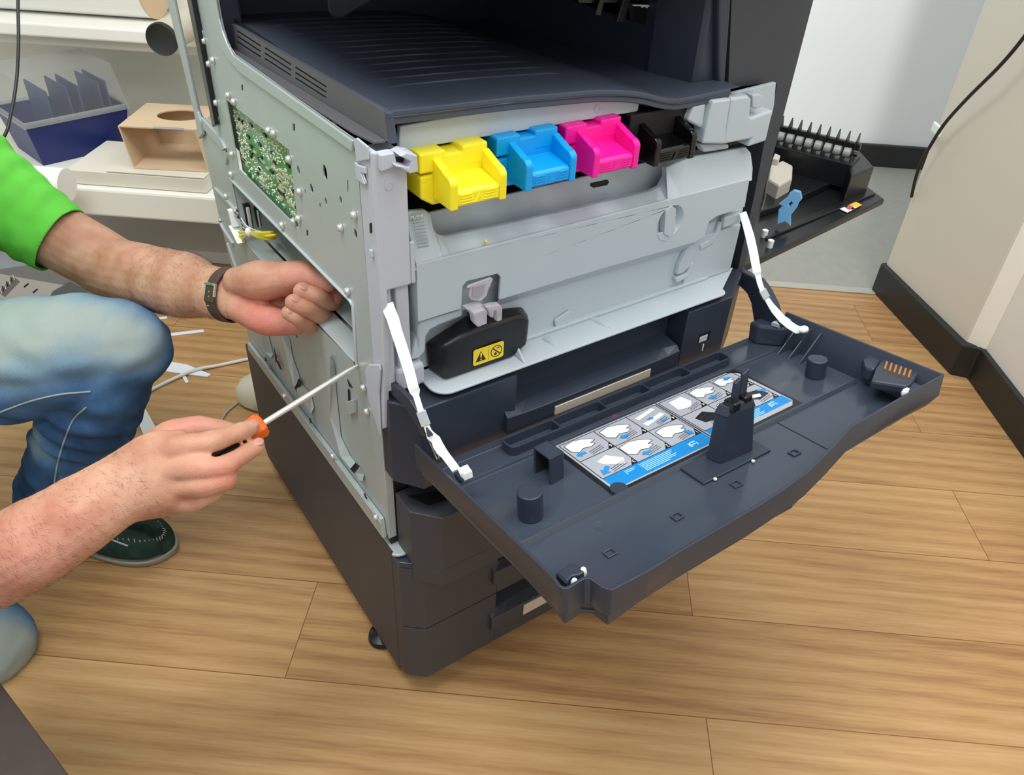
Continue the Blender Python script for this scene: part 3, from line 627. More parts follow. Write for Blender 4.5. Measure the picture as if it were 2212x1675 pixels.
part('exit_flap', MB().prism(ats([(705, -30), (712, 28), (724, 40), (742, 38), (800, 5), (830, -30)], y=0.30), (0.0, 0.004, 0)), M_DARK, bevel=0.002)
em = part('exit_unit', MB().prism(ats([(1240, -40), (1250, 8), (1290, 12), (1335, 10), (1425, 8), (1420, 52), (1400, 54), (1362, 40), (1350, -40)], y=0.095), (0, 0.02, 0)), M_BLACK, bevel=0.001)
part('exit_lever', MB().prism(ats([(1350, -10), (1366, -10), (1348, 52), (1332, 48)], y=0.088), (0, 0.006, 0)), M_BLACK, em, bevel=0.001)
part('exit_lever', MB().prism(ats([(1298, -5), (1308, -5), (1298, 36), (1286, 33)], y=0.088), (0, 0.006, 0)), M_BLACK, em, bevel=0.001)
part('exit_teeth', MB().prism(ats([(1368, 10), (1410, 11), (1409, 17), (1402, 14), (1398, 18), (1392, 14), (1388, 17), (1384, 13), (1369, 13)], y=0.092), (0, 0.003, 0)), M_WHITE, em)
# ---- swung-open side door on the right
fpl = 0.545
P = lambda u, v, z=fpl: at(u, v, z=z)
flap = part('side_door', MB().prism([V((0.62, 0.015, fpl)), P(1912, 430), P(1868, 398), P(1800, 340), V((0.66, 0.47, fpl)), V((0.62, 0.47, fpl))], (0, 0, -0.012)), M_BLACK, bevel=0.003)
def fbox(pts, h, m, name, **k): return part(name, MB().prism([P(u, v) for u, v in pts], (0, 0, h)), m, flap, **k)
fbox([(1655, 520), (1890, 422), (1880, 414), (1650, 508)], 0.004, M_BLACK, 'door_rail', bevel=0.001)
fbox([(1640, 470), (1700, 450), (1810, 400), (1840, 360), (1780, 330), (1660, 400)], 0.012, M_BLACK, 'guide_plate', bevel=0.002)
ra, rb2 = at(1640, 335, z=0.565), at(1838, 385, z=0.565)
ax = (V((rb2.x, rb2.y, 0)) - V((ra.x, ra.y, 0))); ax.z = 0; L_ = ax.length; ax.normalize(); nx = V((-ax.y, ax.x, 0))
fr = part('roller_frame', MB().obox(ra + ax * L_ / 2 + V((0, 0, 0.012)), ax * L_ / 2, nx * 0.03, V((0, 0, 0.022))).obox(ra + ax * L_ / 2 + V((0, 0, 0.058)), ax * L_ / 2, nx * 0.006, V((0, 0, 0.006))), M_BLACK, flap, bevel=0.002)
for k in range(10):
    c = ra + ax * (L_ * (k + 0.5) / 10)
    part('rib_fin', MB().prism([c + nx * 0.03 + V((0, 0, 0.0)), c - nx * 0.03 + V((0, 0, 0.0)), c - nx * 0.012 + V((0, 0, 0.07)), c + V((0, 0, 0.082)), c + nx * 0.012 + V((0, 0, 0.06))], ax * 0.0022), M_BLACK, flap)
for k in range(9):
    c = ra + ax * (L_ * (k + 1.0) / 10)
    part('roller', MB().lathe(c - ax * 0.007 + V((0, 0, 0.046)) - nx * 0.008, ax, [(0.003, -0.004), (0.009, 0), (0.009, 0.012), (0.003, 0.016)], 14), mat('roller_grey', rgb(150, 154, 152), 0.4) if k == 0 else bpy.data.materials['roller_grey'], flap, smooth=40)
part('roller_shaft', MB().cyl(ra + V((0, 0, 0.046)) - nx * 0.008, rb2 + V((0, 0, 0.046)) - nx * 0.008, 0.0035), M_BLACK, flap, smooth=60)
fbox([(1820, 440), (1870, 418), (1860, 405), (1835, 375), (1812, 392)], 0.05, M_BLACK, 'end_block', bevel=0.003)
fbox([(1650, 430), (1672, 445), (1700, 428), (1702, 400), (1680, 388), (1655, 398)], 0.038, mat('ivory_bracket', rgb(196, 190, 178), 0.5), 'bracket', bevel=0.004)
fbox([(1655, 398), (1668, 402), (1672, 392), (1660, 386)], 0.05, bpy.data.materials['ivory_bracket'], 'bracket', bevel=0.002)
# blue release lever standing on the door
lv = [(1678, 486), (1681, 455), (1690, 446), (1682, 442), (1700, 428), (1706, 418), (1716, 411), (1730, 415), (1733, 430), (1726, 438), (1722, 448), (1708, 466), (1708, 490), (1695, 480)]
pl = at(1695, 488, z=fpl + 0.012)
nrm = V((CAM_POS.x - pl.x, CAM_POS.y - pl.y, 0.25)).normalized()
part('release_lever', MB().plate([hit(u, v, nrm, pl) for u, v in lv], [[hit(u, v, nrm, pl) for u, v in ((1703, 442), (1709, 436), (1712, 439), (1706, 447))]], -nrm * 0.012), mat('light_blue_plastic', rgb(112, 176, 226), 0.4), flap, bevel=0.0015)
for u, v in ((1650, 512), (1662, 534)): part('pin', MB().lathe(at(u, v, z=fpl), (0, 0, 1), [(0.005, 0), (0.005, 0.012), (0.001, 0.014)], 12), M_WHITE, flap, smooth=40)
lb = part('caution_label', MB().prism([P(1801, 446, fpl + 0.0015), P(1829, 432, fpl + 0.0015), P(1861, 444, fpl + 0.0015), P(1830, 460, fpl + 0.0015)], (0, 0, 0.0008)), M_WHITE, flap)
part('label_header', MB().prism([P(1829, 432, fpl + 0.0026), P(1836, 430, fpl + 0.0026), P(1862, 443, fpl + 0.0026), P(1853, 448, fpl + 0.0026), P(1822, 437, fpl + 0.0026)], (0, 0, 0.0004)), mat('label_yellow', rgb(248, 200, 40), 0.5), lb)
part('label_mark', MB().prism([P(1833, 443, fpl + 0.0026), P(1843, 446, fpl + 0.0026), P(1836, 454, fpl + 0.0026), P(1828, 450, fpl + 0.0026)], (0, 0, 0.0004)), mat('label_red', rgb(206, 84, 80), 0.5), lb)
part('label_mark', MB().prism([P(1822, 441, fpl + 0.0024), P(1848, 450, fpl + 0.0024), P(1842, 453, fpl + 0.0024), P(1816, 445, fpl + 0.0024)], (0, 0, 0.0003)), M_BLACK, lb)
# ------------------------------------------------------------------ front door (lies open, hinged at its lower edge)
TD = math.atan(0.15); cD, sD = math.cos(TD), math.sin(TD)
DH = V((0, -0.06, 0.522)); dx_, dv_, dw_ = V((1, 0, 0)), V((0, -cD, sD)), V((0, sD, cD))
MD = Matrix(((dx_.x, dv_.x, dw_.x, DH.x), (dx_.y, dv_.y, dw_.y, DH.y), (dx_.z, dv_.z, dw_.z, DH.z), (0, 0, 0, 1)))
MDi = MD.inverted()
def D(u, v, w=0.0):
    p = MDi @ hit(u, v, dw_, DH + dw_ * w); return (p.x, p.y)
FW = -0.040
def dm(): return MB(MD)
rim = [(0.012, 0.004), (0.012, 0.12), (0.0118, 0.26)] + [D(*p) for p in ((1205, 1266), (1214, 1272), (1228, 1272), (1264, 1250), (1275, 1251), (1302, 1270), (1321, 1276), (1400, 1235), (1476, 1188), (1590, 1122), (1640, 1093), (1700, 1054), (1745, 1022), (1793, 975), (1842, 922))] + [(0.52, 0.267), (0.604, 0.265), (0.604, 0.17), (0.604, 0.03)]
def offs(path, d):
    out = []
    for i, p in enumerate(path):
        a = V((*path[max(i - 1, 0)], 0)); b = V((*path[min(i + 1, len(path) - 1)], 0)); t = (b - a).normalized(); n = V((-t.y, t.x, 0))
        s_ = -1
        out.append((p[0] + n.x * d * s_ * -1, p[1] + n.y * d * s_ * -1))
    return out
# walk is left edge -> front -> right edge; decide which side is inside
ctr = V((0.3, 0.12, 0))
tst = offs(rim, 0.003); sign = 1 if (V((*tst[1], 0)) - ctr).length < (V((*rim[1], 0)) - ctr).length else -1
inn = offs(rim, 0.003 * sign); inb = offs(rim, 0.010 * sign); bot = offs(rim, 0.012 * sign)
n1_, n2_ = offs(rim, 0.0045 * sign), offs(rim, 0.004 * sign)
for i in range(2, 10): inb[i] = n1_[i]; bot[i] = (rim[i][0] + 0.008, rim[i][1] - 0.015)
inb[-1] = (0.578, 0.03); inb[-2] = (0.578, 0.17); inb[-3] = (0.575, 0.255)
door = part('front_door', dm().prism([(a, b, FW) for a, b in [(0.018, 0.004), (0.018, 0.262), (0.046, 0.286), (0.30, 0.290), (0.352, 0.277), (0.412, 0.260), (0.58, 0.257), (0.58, 0.004)]], (0, 0, -0.004)), M_PAN)
part('door_rim', dm().loft([[(o[0], o[1], 0), (i_[0], i_[1], 0), (k[0], k[1], FW + 0.0005), (k[0], k[1], FW - 0.006), (b_[0], b_[1], -0.046), (o[0], o[1], -0.030)] for o, i_, k, b_ in zip(rim, inn, inb, bot)]), M_NAVY, door, bevel=0.0012, smooth=35)
part('door_back', dm().prism([(0.02, 0.004, -0.052), (0.02, 0.004, -0.037), (0.02, 0.016, FW + 0.0006), (0.02, 0.016, -0.052)], (0.56, 0, 0)), M_NAVY, door, bevel=0.001)
part('door_step', dm().prism([(0.034, 0.168, FW - 0.001), (0.034, 0.1715, FW + 0.0055), (0.034, 0.174, FW + 0.0055), (0.034, 0.1785, FW - 0.001)], (0.535, 0, 0)), M_PAN, door, bevel=0.0008)
part('door_step', dm().prism([(0.03, 0.050, FW - 0.001), (0.03, 0.0515, FW + 0.0035), (0.03, 0.0535, FW + 0.0035), (0.03, 0.0555, FW - 0.001)], (0.53, 0, 0)), M_PAN, door, bevel=0.0006)
# trough with cells behind the label
a0, a1, b0, b1 = 0.115, 0.480, 0.018, 0.043; r_ = 0.008
def rr(a0, a1, b0, b1, r, w):
    o = []
    for cx, cy, s0 in ((a1 - r, b1 - r, 0), (a0 + r, b1 - r, PI / 2), (a0 + r, b0 + r, PI), (a1 - r, b0 + r, 1.5 * PI)):
        o += [(cx + r * math.cos(s0 + k * PI / 10), cy + r * math.sin(s0 + k * PI / 10), w) for k in range(6)]
    return o
cells = []; cw = (a1 - a0 - 0.003) / 5
for k in range(5): cells.append(rr(a0 + 0.003 + k * cw, a0 + k * cw + cw, b0 + 0.0025, b1 - 0.0025, 0.004, FW))
part('trough', dm().plate(rr(a0, a1, b0, b1, r_, FW), cells, (0, 0, 0.012)), M_NAVY, door, bevel=0.0006)
# ---- instruction label
LW = FW + 0.0012
la0, la1, lb0, lb1 = 0.168, 0.468, 0.056, 0.163
M_LGREY = mat('label_grey', rgb(168, 170, 180), 0.4); M_LBLUE = mat('label_blue', rgb(14, 132, 204), 0.4); M_LWHITE = mat('label_white', rgb(226, 230, 228), 0.4); M_LINE = mat('label_line', rgb(50, 54, 60), 0.5)
part('label_recess', dm().prism([(la0 - 0.006, lb0 - 0.004, FW), (la1 + 0.005, lb0 - 0.004, FW), (la1 + 0.005, lb1 + 0.004, FW), (la0 - 0.006, lb1 + 0.004, FW)], (0, 0, 0.0006)), M_BLACK, door)
lab = part('instruction_label', dm().prism([(la0, lb0, LW - 0.0006), (la1 - 0.014, lb0, LW - 0.0006), (la1, lb0 + 0.010, LW - 0.0006), (la1, lb1 - 0.008, LW - 0.0006), (la1 - 0.010, lb1, LW - 0.0006), (la0, lb1, LW - 0.0006)], (0, 0, 0.0006)), M_LGREY, door)
def lq(pts, m, name, h=0.0001, lift=0.0): return part(name, dm().prism([(la0 + x, lb0 + y, LW + 0.0001 + lift) for x, y in pts], (0, 0, h)), m, lab)
def rect(x0, y0, x1, y1): return [(x0, y0), (x1, y0), (x1, y1), (x0, y1)]
half = 0.158
lq(rect(0.003, 0.083, half - 0.002, 0.105), M_LBLUE, 'blue_band'); lq(rect(half + 0.003, 0.083, 0.298, 0.100), M_LBLUE, 'blue_band')
mb = dm()
def seg(x0, y0, x1, y1, t=0.0005):
    d = V((x1 - x0, y1 - y0, 0)).normalized(); n = V((-d.y, d.x, 0)) * t
    A, B = V((la0 + x0, lb0 + y0, LW + 0.0002)), V((la0 + x1, lb0 + y1, LW + 0.0002))
    mb.prism([A + n, B + n, B - n, A - n], (0, 0, 0.0001))
cols = [0.003, 0.055, 0.107, half - 0.003]
for x in cols: seg(x, 0.003, x, 0.083)
for y in (0.003, 0.043, 0.083): seg(0.003, y, half - 0.003, y)
cols2 = [half + 0.003, 0.207, 0.252, 0.294]
for x in cols2: seg(x, 0.003, x, 0.083)
for y in (0.003, 0.043, 0.083): seg(half + 0.003, y, 0.294, y)
seg(half, 0.001, half, 0.105, 0.0009)
part('panel_lines', mb, M_LINE, lab)
wm, bm_, km, lm = dm(), dm(), dm(), dm()
def poly(mb_, pts, lift): mb_.prism([(la0 + x, lb0 + y, LW + lift) for x, y in pts], (0, 0, 0.0001))
def hand(x, y, s=1.0, fl=1):
    pts = [(-.020, -.010), (-.006, -.013), (.006, -.010), (.016, -.004), (.018, .000), (.010, .002), (.014, .006), (.006, .009), (-.004, .006), (-.012, .010), (-.020, .004)]
    poly(wm, [(x + fl * s * a, y + s * b) for a, b in pts], 0.0003)
    for i in range(len(pts)):
        (a, b), (c, d) = pts[i], pts[(i + 1) % len(pts)]
        p, q = V((x + fl * s * a, y + s * b, 0)), V((x + fl * s * c, y + s * d, 0)); t = (q - p).normalized(); n = V((-t.y, t.x, 0)) * 0.00035
        lm.prism([(la0 + (p + n).x, lb0 + (p + n).y, LW + 0.0005), (la0 + (q + n).x, lb0 + (q + n).y, LW + 0.0005), (la0 + (q - n).x, lb0 + (q - n).y, LW + 0.0005), (la0 + (p - n).x, lb0 + (p - n).y, LW + 0.0005)], (0, 0, 0.0001))
def arrow(x, y, ang, s=1.0):
    pts = [(-.006, -.0022), (.001, -.0022), (.001, -.0048), (.0075, 0), (.001, .0048), (.001, .0022), (-.006, .0022)]
    c, d = math.cos(ang), math.sin(ang)
    poly(bm_, [(x + s * (a * c - b * d), y + s * (a * d + b * c)) for a, b in pts], 0.0006)
def lines(x0, y0, x1, y1, n):
    for k in range(n):
        t = k / max(n - 1, 1); lm.prism([(la0 + x0, lb0 + y0 + (y1 - y0) * t, LW + 0.0004), (la0 + x1, lb0 + y0 + (y1 - y0) * t - 0.004, LW + 0.0004), (la0 + x1, lb0 + y0 + (y1 - y0) * t - 0.0034, LW + 0.0004), (la0 + x0, lb0 + y0 + (y1 - y0) * t + 0.0006, LW + 0.0004)], (0, 0, 0.0001))
hand(0.027, 0.018); arrow(0.014, 0.032, PI); hand(0.080, 0.020, 1.05); arrow(0.078, 0.034, PI)
poly(wm, [(0.113, 0.012), (0.146, 0.006), (0.148, 0.011), (0.115, 0.018)], 0.0003); poly(wm, [(0.113, 0.027), (0.148, 0.020), (0.150, 0.026), (0.115, 0.034)], 0.0003); arrow(0.128, 0.024, 0, 0.7); arrow(0.140, 0.036, PI, 0.7)
poly(wm, [(0.018, 0.055), (0.034, 0.050), (0.048, 0.066), (0.042, 0.076), (0.022, 0.064)], 0.0003); arrow(0.016, 0.073, PI * 0.8, 1.3)
hand(0.078, 0.060, 1.1); arrow(0.076, 0.075, PI); hand(0.132, 0.060, 1.0); arrow(0.144, 0.073, 1.2)
poly(wm, [(0.172, 0.010), (0.195, 0.008), (0.198, 0.024), (0.188, 0.034), (0.170, 0.030)], 0.0003); hand(0.228, 0.018, 0.95); arrow(0.226, 0.034, 0); hand(0.270, 0.016, 0.8); arrow(0.276, 0.012, PI)
poly(km, [(0.172, 0.056), (0.190, 0.050), (0.202, 0.062), (0.196, 0.074), (0.176, 0.070)], 0.0003); lines(0.176, 0.060, 0.196, 0.068, 2); arrow(0.202, 0.076, PI * 0.9)
hand(0.232, 0.060, 0.9); arrow(0.232, 0.076, 0.3); poly(km, [(0.258, 0.050), (0.286, 0.056), (0.290, 0.070), (0.270, 0.074), (0.256, 0.064)], 0.0003); poly(wm, [(0.262, 0.058), (0.280, 0.064), (0.276, 0.070), (0.262, 0.066)], 0.0005); arrow(0.288, 0.060, 0.6)
for x0 in (0.018, 0.070, 0.122, 0.176, 0.216, 0.262): lines(x0 + 0.006, 0.034, x0 + 0.026, 0.040, 3); lines(x0 + 0.004, 0.074, x0 + 0.026, 0.080, 3)
nums = [(cols[1], 0.043, '6'), (cols[2], 0.043, '5'), (cols[3], 0.043, '4'), (cols[1], 0.083, '3'), (cols[2], 0.083, '2'), (cols[3], 0.083, '1'), (cols2[1], 0.043, '4'), (cols2[2], 0.043, '3'), (cols2[3], 0.043, '2'), (cols2[3], 0.083, '1')]
for x, y, s_ in nums: poly(km, [(x, y), (x - 0.0095, y), (x, y - 0.012)], 0.0004)
for x, y, s_ in nums:
    o = MD @ V((la0 + x - 0.0032, lb0 + y - 0.0042, LW + 0.0009)); text(s_, 0.0075, o, -dx_, dv_ * 1.0 if False else -(-dv_), M_LWHITE, lab, 'step_number', 0.00005)
tl = dm()
for blk in ((0.052, 0.102, 6), (0.030, 0.046, 3), (0.202, 0.252, 6)):
    for k in range(blk[2]):
        y = 0.087 + k * 0.0026; x1 = blk[1] - (0.014 if k == blk[2] - 1 else 0.003 * (k % 3))
        tl.prism([(la0 + blk[0], lb0 + y, LW + 0.0004), (la0 + x1, lb0 + y, LW + 0.0004), (la0 + x1, lb0 + y + 0.0011, LW + 0.0004), (la0 + blk[0], lb0 + y + 0.0011, LW + 0.0004)], (0, 0, 0.0001))
for cx, cy in ((0.130, 0.094), (0.272, 0.091)):
    for (x0, y0, x1, y1) in ((-.006, -.004, -.003, .004), (-.006, -.004, .006, -.002), (-.002, 0, .003, .002), (.004, .0, .006, .004)):
        tl.prism([(la0 + cx + x0, lb0 + cy + y0, LW + 0.0004), (la0 + cx + x1, lb0 + cy + y0, LW + 0.0004), (la0 + cx + x1, lb0 + cy + y1, LW + 0.0004), (la0 + cx + x0, lb0 + cy + y1, LW + 0.0004)], (0, 0, 0.0001))
def multi(name, lst, parent):
    bm = bmesh.new(); ms = []
    for i, (m_, mt) in enumerate(lst):
        bmesh.ops.recalc_face_normals(m_.bm, faces=m_.bm.faces[:])
        for f in m_.bm.faces: f.material_index = i
        t = bpy.data.meshes.new('t'); m_.bm.to_mesh(t); m_.bm.free(); bm.from_mesh(t); bpy.data.meshes.remove(t); ms.append(mt)
    me = bpy.data.meshes.new(name); bm.to_mesh(me); bm.free()
    for mt in ms: me.materials.append(mt)
    o = bpy.data.objects.new(name, me); COL.objects.link(o); put(o, parent); return o
multi('printed_pattern', [(wm, M_LWHITE), (bm_, mat('arrow_blue', rgb(40, 140, 215), 0.4)), (km, M_BLACK), (lm, M_LINE), (tl, mat('print_pale_blue', rgb(170, 218, 242), 0.4))], lab)
part('label_tab', dm().lathe((la0 + 0.004, lb1 + 0.002, FW), (0, 0, 1), [(0.010, 0), (0.010, 0.0045), (0.002, 0.005)], 20), M_NAVY, door, smooth=40)
# ---- posts standing on the pan
def dprism(pix, h, name, m=M_NAVY, w=FW, bevel=0.0012, **k):
    return part(name, dm().prism([(*D(u, v, w), w) for u, v in pix], (0, 0, h)), m, door, bevel=bevel, **k)
p0 = D(1189, 1049, FW); p1 = D(1219, 1032, FW); p2 = (p1[0] - 0.001, p1[1] - 0.030); p3 = (p0[0] - 0.001, p0[1] - 0.030)
hh = 0.035
part('bracket_post', dm().prism([(*p0, FW + hh - 0.003), (*p1, FW + hh - 0.003), (*p2, FW + hh - 0.003), (*p3, FW + hh - 0.003)], (0, 0, 0.003)).prism([(p0[0], p0[1], FW), (p1[0], p1[1], FW), (p1[0], p1[1] - 0.003, FW), (p0[0], p0[1] - 0.003, FW)], (0, 0, hh)).prism([(p1[0] - 0.003, p1[1], FW), (p1[0], p1[1], FW), (p2[0], p2[1], FW), (p2[0] - 0.003, p2[1], FW)], (0, 0, hh)).prism([(p3[0], p3[1], FW), (p2[0], p2[1], FW), (p2[0], p2[1] + 0.003, FW), (p3[0], p3[1] + 0.003, FW)], (0, 0, hh)), M_NAVY, door, bevel=0.0012)
def dpost(u, v, r, h, name, rot=0.0):
    c = D(u, v, FW); pts = [(c[0] + r * math.cos(rot + a), c[1] + r * math.sin(rot + a), FW) for a in [k * PI / 10 * 1.25 for k in range(13)]]
    return part(name, dm().prism(pts + [(c[0] + r * math.cos(rot - 0.55), c[1] + r * math.sin(rot - 0.55), FW)], (0, 0, h)), M_NAVY, door, bevel=0.0012, smooth=35)
dpost(1146, 1115, 0.0135, 0.032, 'locating_post', 0.2); dpost(1760, 812, 0.013, 0.026, 'locating_post', 0.3)
# tower with clip
bp = part('tower_base', dm().prism([(*D(1462, 1011, FW), FW), (*D(1520, 1050, FW), FW), (*D(1665, 976, FW), FW), (*D(1606, 944, FW), FW)], (0, 0, 0.003)), M_NAVY, door, bevel=0.001)
tc = [D(1524, 990, FW + 0.003), D(1556, 1004, FW + 0.003), D(1627, 973, FW + 0.003), D(1600, 955, FW + 0.003)]
cx = sum(p[0] for p in tc) / 4; cy = sum(p[1] for p in tc) / 4
th = 0.066
tp = [(cx + (p[0] - cx) * 0.82, cy + (p[1] - cy) * 0.82) for p in tc]
tw = part('tower', dm().loft([[(*p, FW + 0.002) for p in tc], [(*p, FW + th) for p in tp]]), M_NAVY, door, bevel=0.002)
part('tower_cap', dm().loft([[(*p, FW + th - 0.004) for p in [(cx + (q[0] - cx) * 0.88, cy + (q[1] - cy) * 0.88) for q in tc]], [(cx + (q[0] - cx) * 0.70, cy + (q[1] - cy) * 0.70, FW + th + 0.008) for q in tc]]), M_NAVY, tw, bevel=0.0015)
for ox, oy, hh2, wd in ((-0.004, -0.002, 0.036, 0.0055), (0.010, -0.004, 0.042, 0.006)):
    part('tower_clip', dm().prism([(cx + ox - wd, cy + oy, FW + th), (cx + ox + wd, cy + oy, FW + th), (cx + ox + wd * 0.9, cy + oy, FW + th + hh2), (cx + ox - wd * 0.6, cy + oy, FW + th + hh2 - 0.004)], (0, 0.004, 0)), M_NAVY, tw, bevel=0.0008)
part('tower_hook', dm().box((cx - 0.017, cy - 0.004, FW + th + 0.002), (cx - 0.006, cy + 0.012, FW + th + 0.014)), M_BLACK, tw, bevel=0.002)
part('tower_hook', dm().box((cx + 0.004, cy - 0.004, FW + th + 0.004), (cx + 0.017, cy + 0.008, FW + th + 0.013)), M_BLACK, tw, bevel=0.002)
for u, v in ((1545, 1035), (1627, 996)): part('painted_glint', dm().lathe((*D(u, v, FW + 0.003), FW + 0.003), (0, 0, 1), [(0.002, -0.001), (0.002, 0.0006), (0.0006, 0.0012)], 10), M_WHITE, bp)  # tiny white dots painted in as highlights on the base edge
for u, v in ((1318, 1197), (1463, 1118), (1590, 1048), (1716, 980)):
    c = D(u, v, FW); q = lambda s: [(c[0] - s, c[1] - s * 0.8, FW), (c[0] + s, c[1] - s * 0.8, FW), (c[0] + s, c[1] + s * 0.8, FW), (c[0] - s, c[1] + s * 0.8, FW)]
    part('square_boss', dm().plate(q(0.0062), [q(0.0042)], (0, 0, 0.0022)), M_PAN, door, bevel=0.0006)
c = D(1296, 1137, FW); part('round_mark', dm().lathe((*c, FW), (0, 0, 1), [(0.0065, -0.001), (0.0065, 0.0003), (0.0058, 0.0003), (0.0056, 0.0001), (0.0004, 0.0001)], 24), M_PAN, door)
c = D(1793, 815, FW)
part('seam', dm().box((D(1680, 915, FW)[0], 0.178, FW - 0.001), (D(1680, 915, FW)[0] + 0.001, 0.25, FW + 0.0006)), M_BLACK, door)
# corner latches
c = D(1330, 901, FW); part('toner_smudge', dm().lathe((*c, FW + 0.0001), (0, 0, 1), [(0.005, 0), (0.004, 0.0002), (0.0003, 0.0003)], 9), mat('magenta_toner', rgb(150, 30, 80), 0.8), door)
c = at(1050, 521, y=-0.0325); part('toner_smudge', MB().lathe(c, (0, -0.7, 0.7), [(0.0022, -0.0008), (0.0018, 0.0006), (0.0002, 0.0008)], 9), mat('yellow_toner', rgb(226, 212, 70), 0.8))
lt_ = part('corner_latch', dm().prism([(*D(u, v, -0.012), -0.03) for u, v in ((1200, 1242), (1222, 1228), (1232, 1218), (1258, 1226), (1262, 1240), (1250, 1246), (1236, 1248), (1222, 1262))], (0, 0, 0.020)), M_NAVY, door, bevel=0.0012)
part('latch_slot', dm().prism([(*D(u, v, -0.0095), -0.0098) for u, v in ((1200, 1240), (1206, 1238), (1228, 1258), (1222, 1262))], (0, 0, 0.0004)), M_DEEP, lt_)
for u, v in ((1241, 1257), (1260, 1233)): part('latch_tip', dm().ell((*D(u, v, -0.012), -0.014), (0.0035, 0, 0), (0, 0.0035, 0), (0, 0, 0.006), 8), M_WHITE, lt_, smooth=60)
kt = part('contact_pad', dm().prism([(*D(u, v, -0.006), -0.02) for u, v in ((1893, 790), (1912, 765), (1988, 800), (1970, 826), (1960, 832), (1882, 820))], (0, 0, 0.012)), M_NAVY, door, bevel=0.003)
for k in range(6):
    a = D(1916 + k * 10.2, 782 + k * 3.6, -0.0065); b_ = D(1911 + k * 10.2, 798 + k * 3.6, -0.0065)
    part('contact_strip', dm().tube([(*a, -0.0070), (*b_, -0.0070)], 0.0016, 8), mat('copper', rgb(196, 132, 72), 0.35, 0.4) if k == 0 else bpy.data.materials['copper'], kt, smooth=60)
part('pad_rest', dm().prism([(*D(u, v, -0.01), -0.03) for u, v in ((1864, 775), (1880, 757), (1910, 768), (1890, 798), (1868, 792))], (0, 0, 0.020)), M_NAVY, door, bevel=0.004)
lt2 = part('corner_latch', dm().prism([(*D(u, v, -0.012), -0.034) for u, v in ((1948, 836), (1966, 822), (1994, 834), (1976, 850))], (0, 0, 0.022)), M_NAVY, door, bevel=0.0012)
part('latch_tip', dm().ell((*D(1957, 845, -0.014), -0.016), (0.008, 0, 0), (0, 0.004, 0), (0, 0, 0.006), 8), M_WHITE, lt2, smooth=60)
# hinge corner with gussets
for k, b_ in enumerate((0.060, 0.078, 0.096)):
    part('gusset', dm().prism([(0.552, b_, FW), (0.585, b_, FW), (0.597, b_, -0.006), (0.590, b_, -0.006)], (0, 0.0022, 0)), M_PAN, door, bevel=0.0006)
part('hinge_block', dm().prism([(0.555, 0.005, FW), (0.60, 0.005, FW), (0.60, 0.05, FW), (0.575, 0.05, FW), (0.553, 0.022, FW)], (0, 0, 0.03)), M_PAN, door, bevel=0.004)
for k in range(4): part('gear_tooth', dm().prism([(0.566 + k * 0.008, 0.034, FW + 0.03), (0.573 + k * 0.008, 0.034, FW + 0.03), (0.5695 + k * 0.008, 0.046, FW + 0.03)], (0, 0, 0.006)), M_GREY, door, bevel=0.0005)
# hinge arms
part('hinge_arm', MB().prism(ats([(826, 808), (845, 828), (862, 842), (885, 865), (897, 884), (920, 925), (926, 945), (910, 942), (890, 905), (868, 872), (850, 858), (828, 840)], x=0.006), (0.006, 0, 0)), M_NAVY, door, bevel=0.001)
part('hinge_arm', MB().prism(ats([(1558, 603), (1574, 583), (1600, 586), (1640, 606), (1656, 628), (1672, 660), (1680, 690), (1694, 704), (1664, 716), (1628, 694), (1622, 655), (1613, 634), (1597, 618), (1578, 614)], x=0.575), (0.012, 0, 0)), M_NAVY, door, bevel=0.0015)
# ---- white check straps
M_STRAP = mat('white_strap', rgb(244, 250, 246), 0.4)
CR = RM @ V((1, 0.42, 0))
def strap(pix, d0, d1, ws, name, clip, sag=0.0):
    n = len(pix); P_ = [at(u, v, d=d0 + (d1 - d0) * i / (n - 1) + sag * math.sin(PI * i / (n - 1))) for i, (u, v) in enumerate(pix)]
    s_ = part(name, MB().strip(P_, CR, ws, 0.0008), M_STRAP, door, bevel=0.0005)
    i = clip; A, B = P_[i], P_[i + 1]
    part('clip_sleeve', MB().strip([A, B], CR, 0.0052, 0.002), M_METAL2, s_, bevel=0.0008)
    return P_
dep = lambda p: (RM.transposed() @ (p - CAM_POS)).z * -1
dS = dep(at(836, 656, y=-0.035)); dE = dep(MD @ V((*D(992, 1026, -0.005), -0.005)))
PL = strap([(836, 656), (842, 674), (849, 690), (856, 715), (866, 745), (876, 776), (885, 806), (893, 838), (896, 846), (899, 856), (909, 888), (921, 920), (926, 932), (931, 942), (941, 950), (946, 962), (953, 974), (962, 984), (978, 1005), (994, 1028)], dS, dE, [0.0062, 0.0062, 0.0062, 0.0058, 0.0058, 0.0058, 0.0055, 0.0055, 0.0055, 0.0032, 0.0032, 0.0032, 0.0034, 0.0050, 0.0052, 0.0056, 0.0056, 0.0046, 0.0046, 0.0046], 'door_strap', 10)
part('strap_anchor', MB().obox(PL[-1] + V((0.004, 0, 0.001)), CR.normalized() * 0.008, (PL[-1] - PL[-2]).normalized() * 0.005, V((0, 0.001, 0.004))), M_STRAP, door, bevel=0.001)
part('strap_pin', MB().tube([at(984, 1018, d=dE - 0.006), at(990, 1032, d=dE - 0.004), at(998, 1040, d=dE)], 0.003, 8), M_NAVY, door, smooth=50)
part('clip_wire', MB().tube([at(913, 918, d=dE), at(926, 950, d=dE), at(944, 992, d=dE + 0.005), at(949, 990, d=dE + 0.005), at(935, 945, d=dE)], 0.0008, 6), M_METAL2, door, smooth=50)
dS = dep(at(1604, 459, y=-0.03)); dE = dep(MD @ V((*D(1730, 712, 0.0), 0.0)))
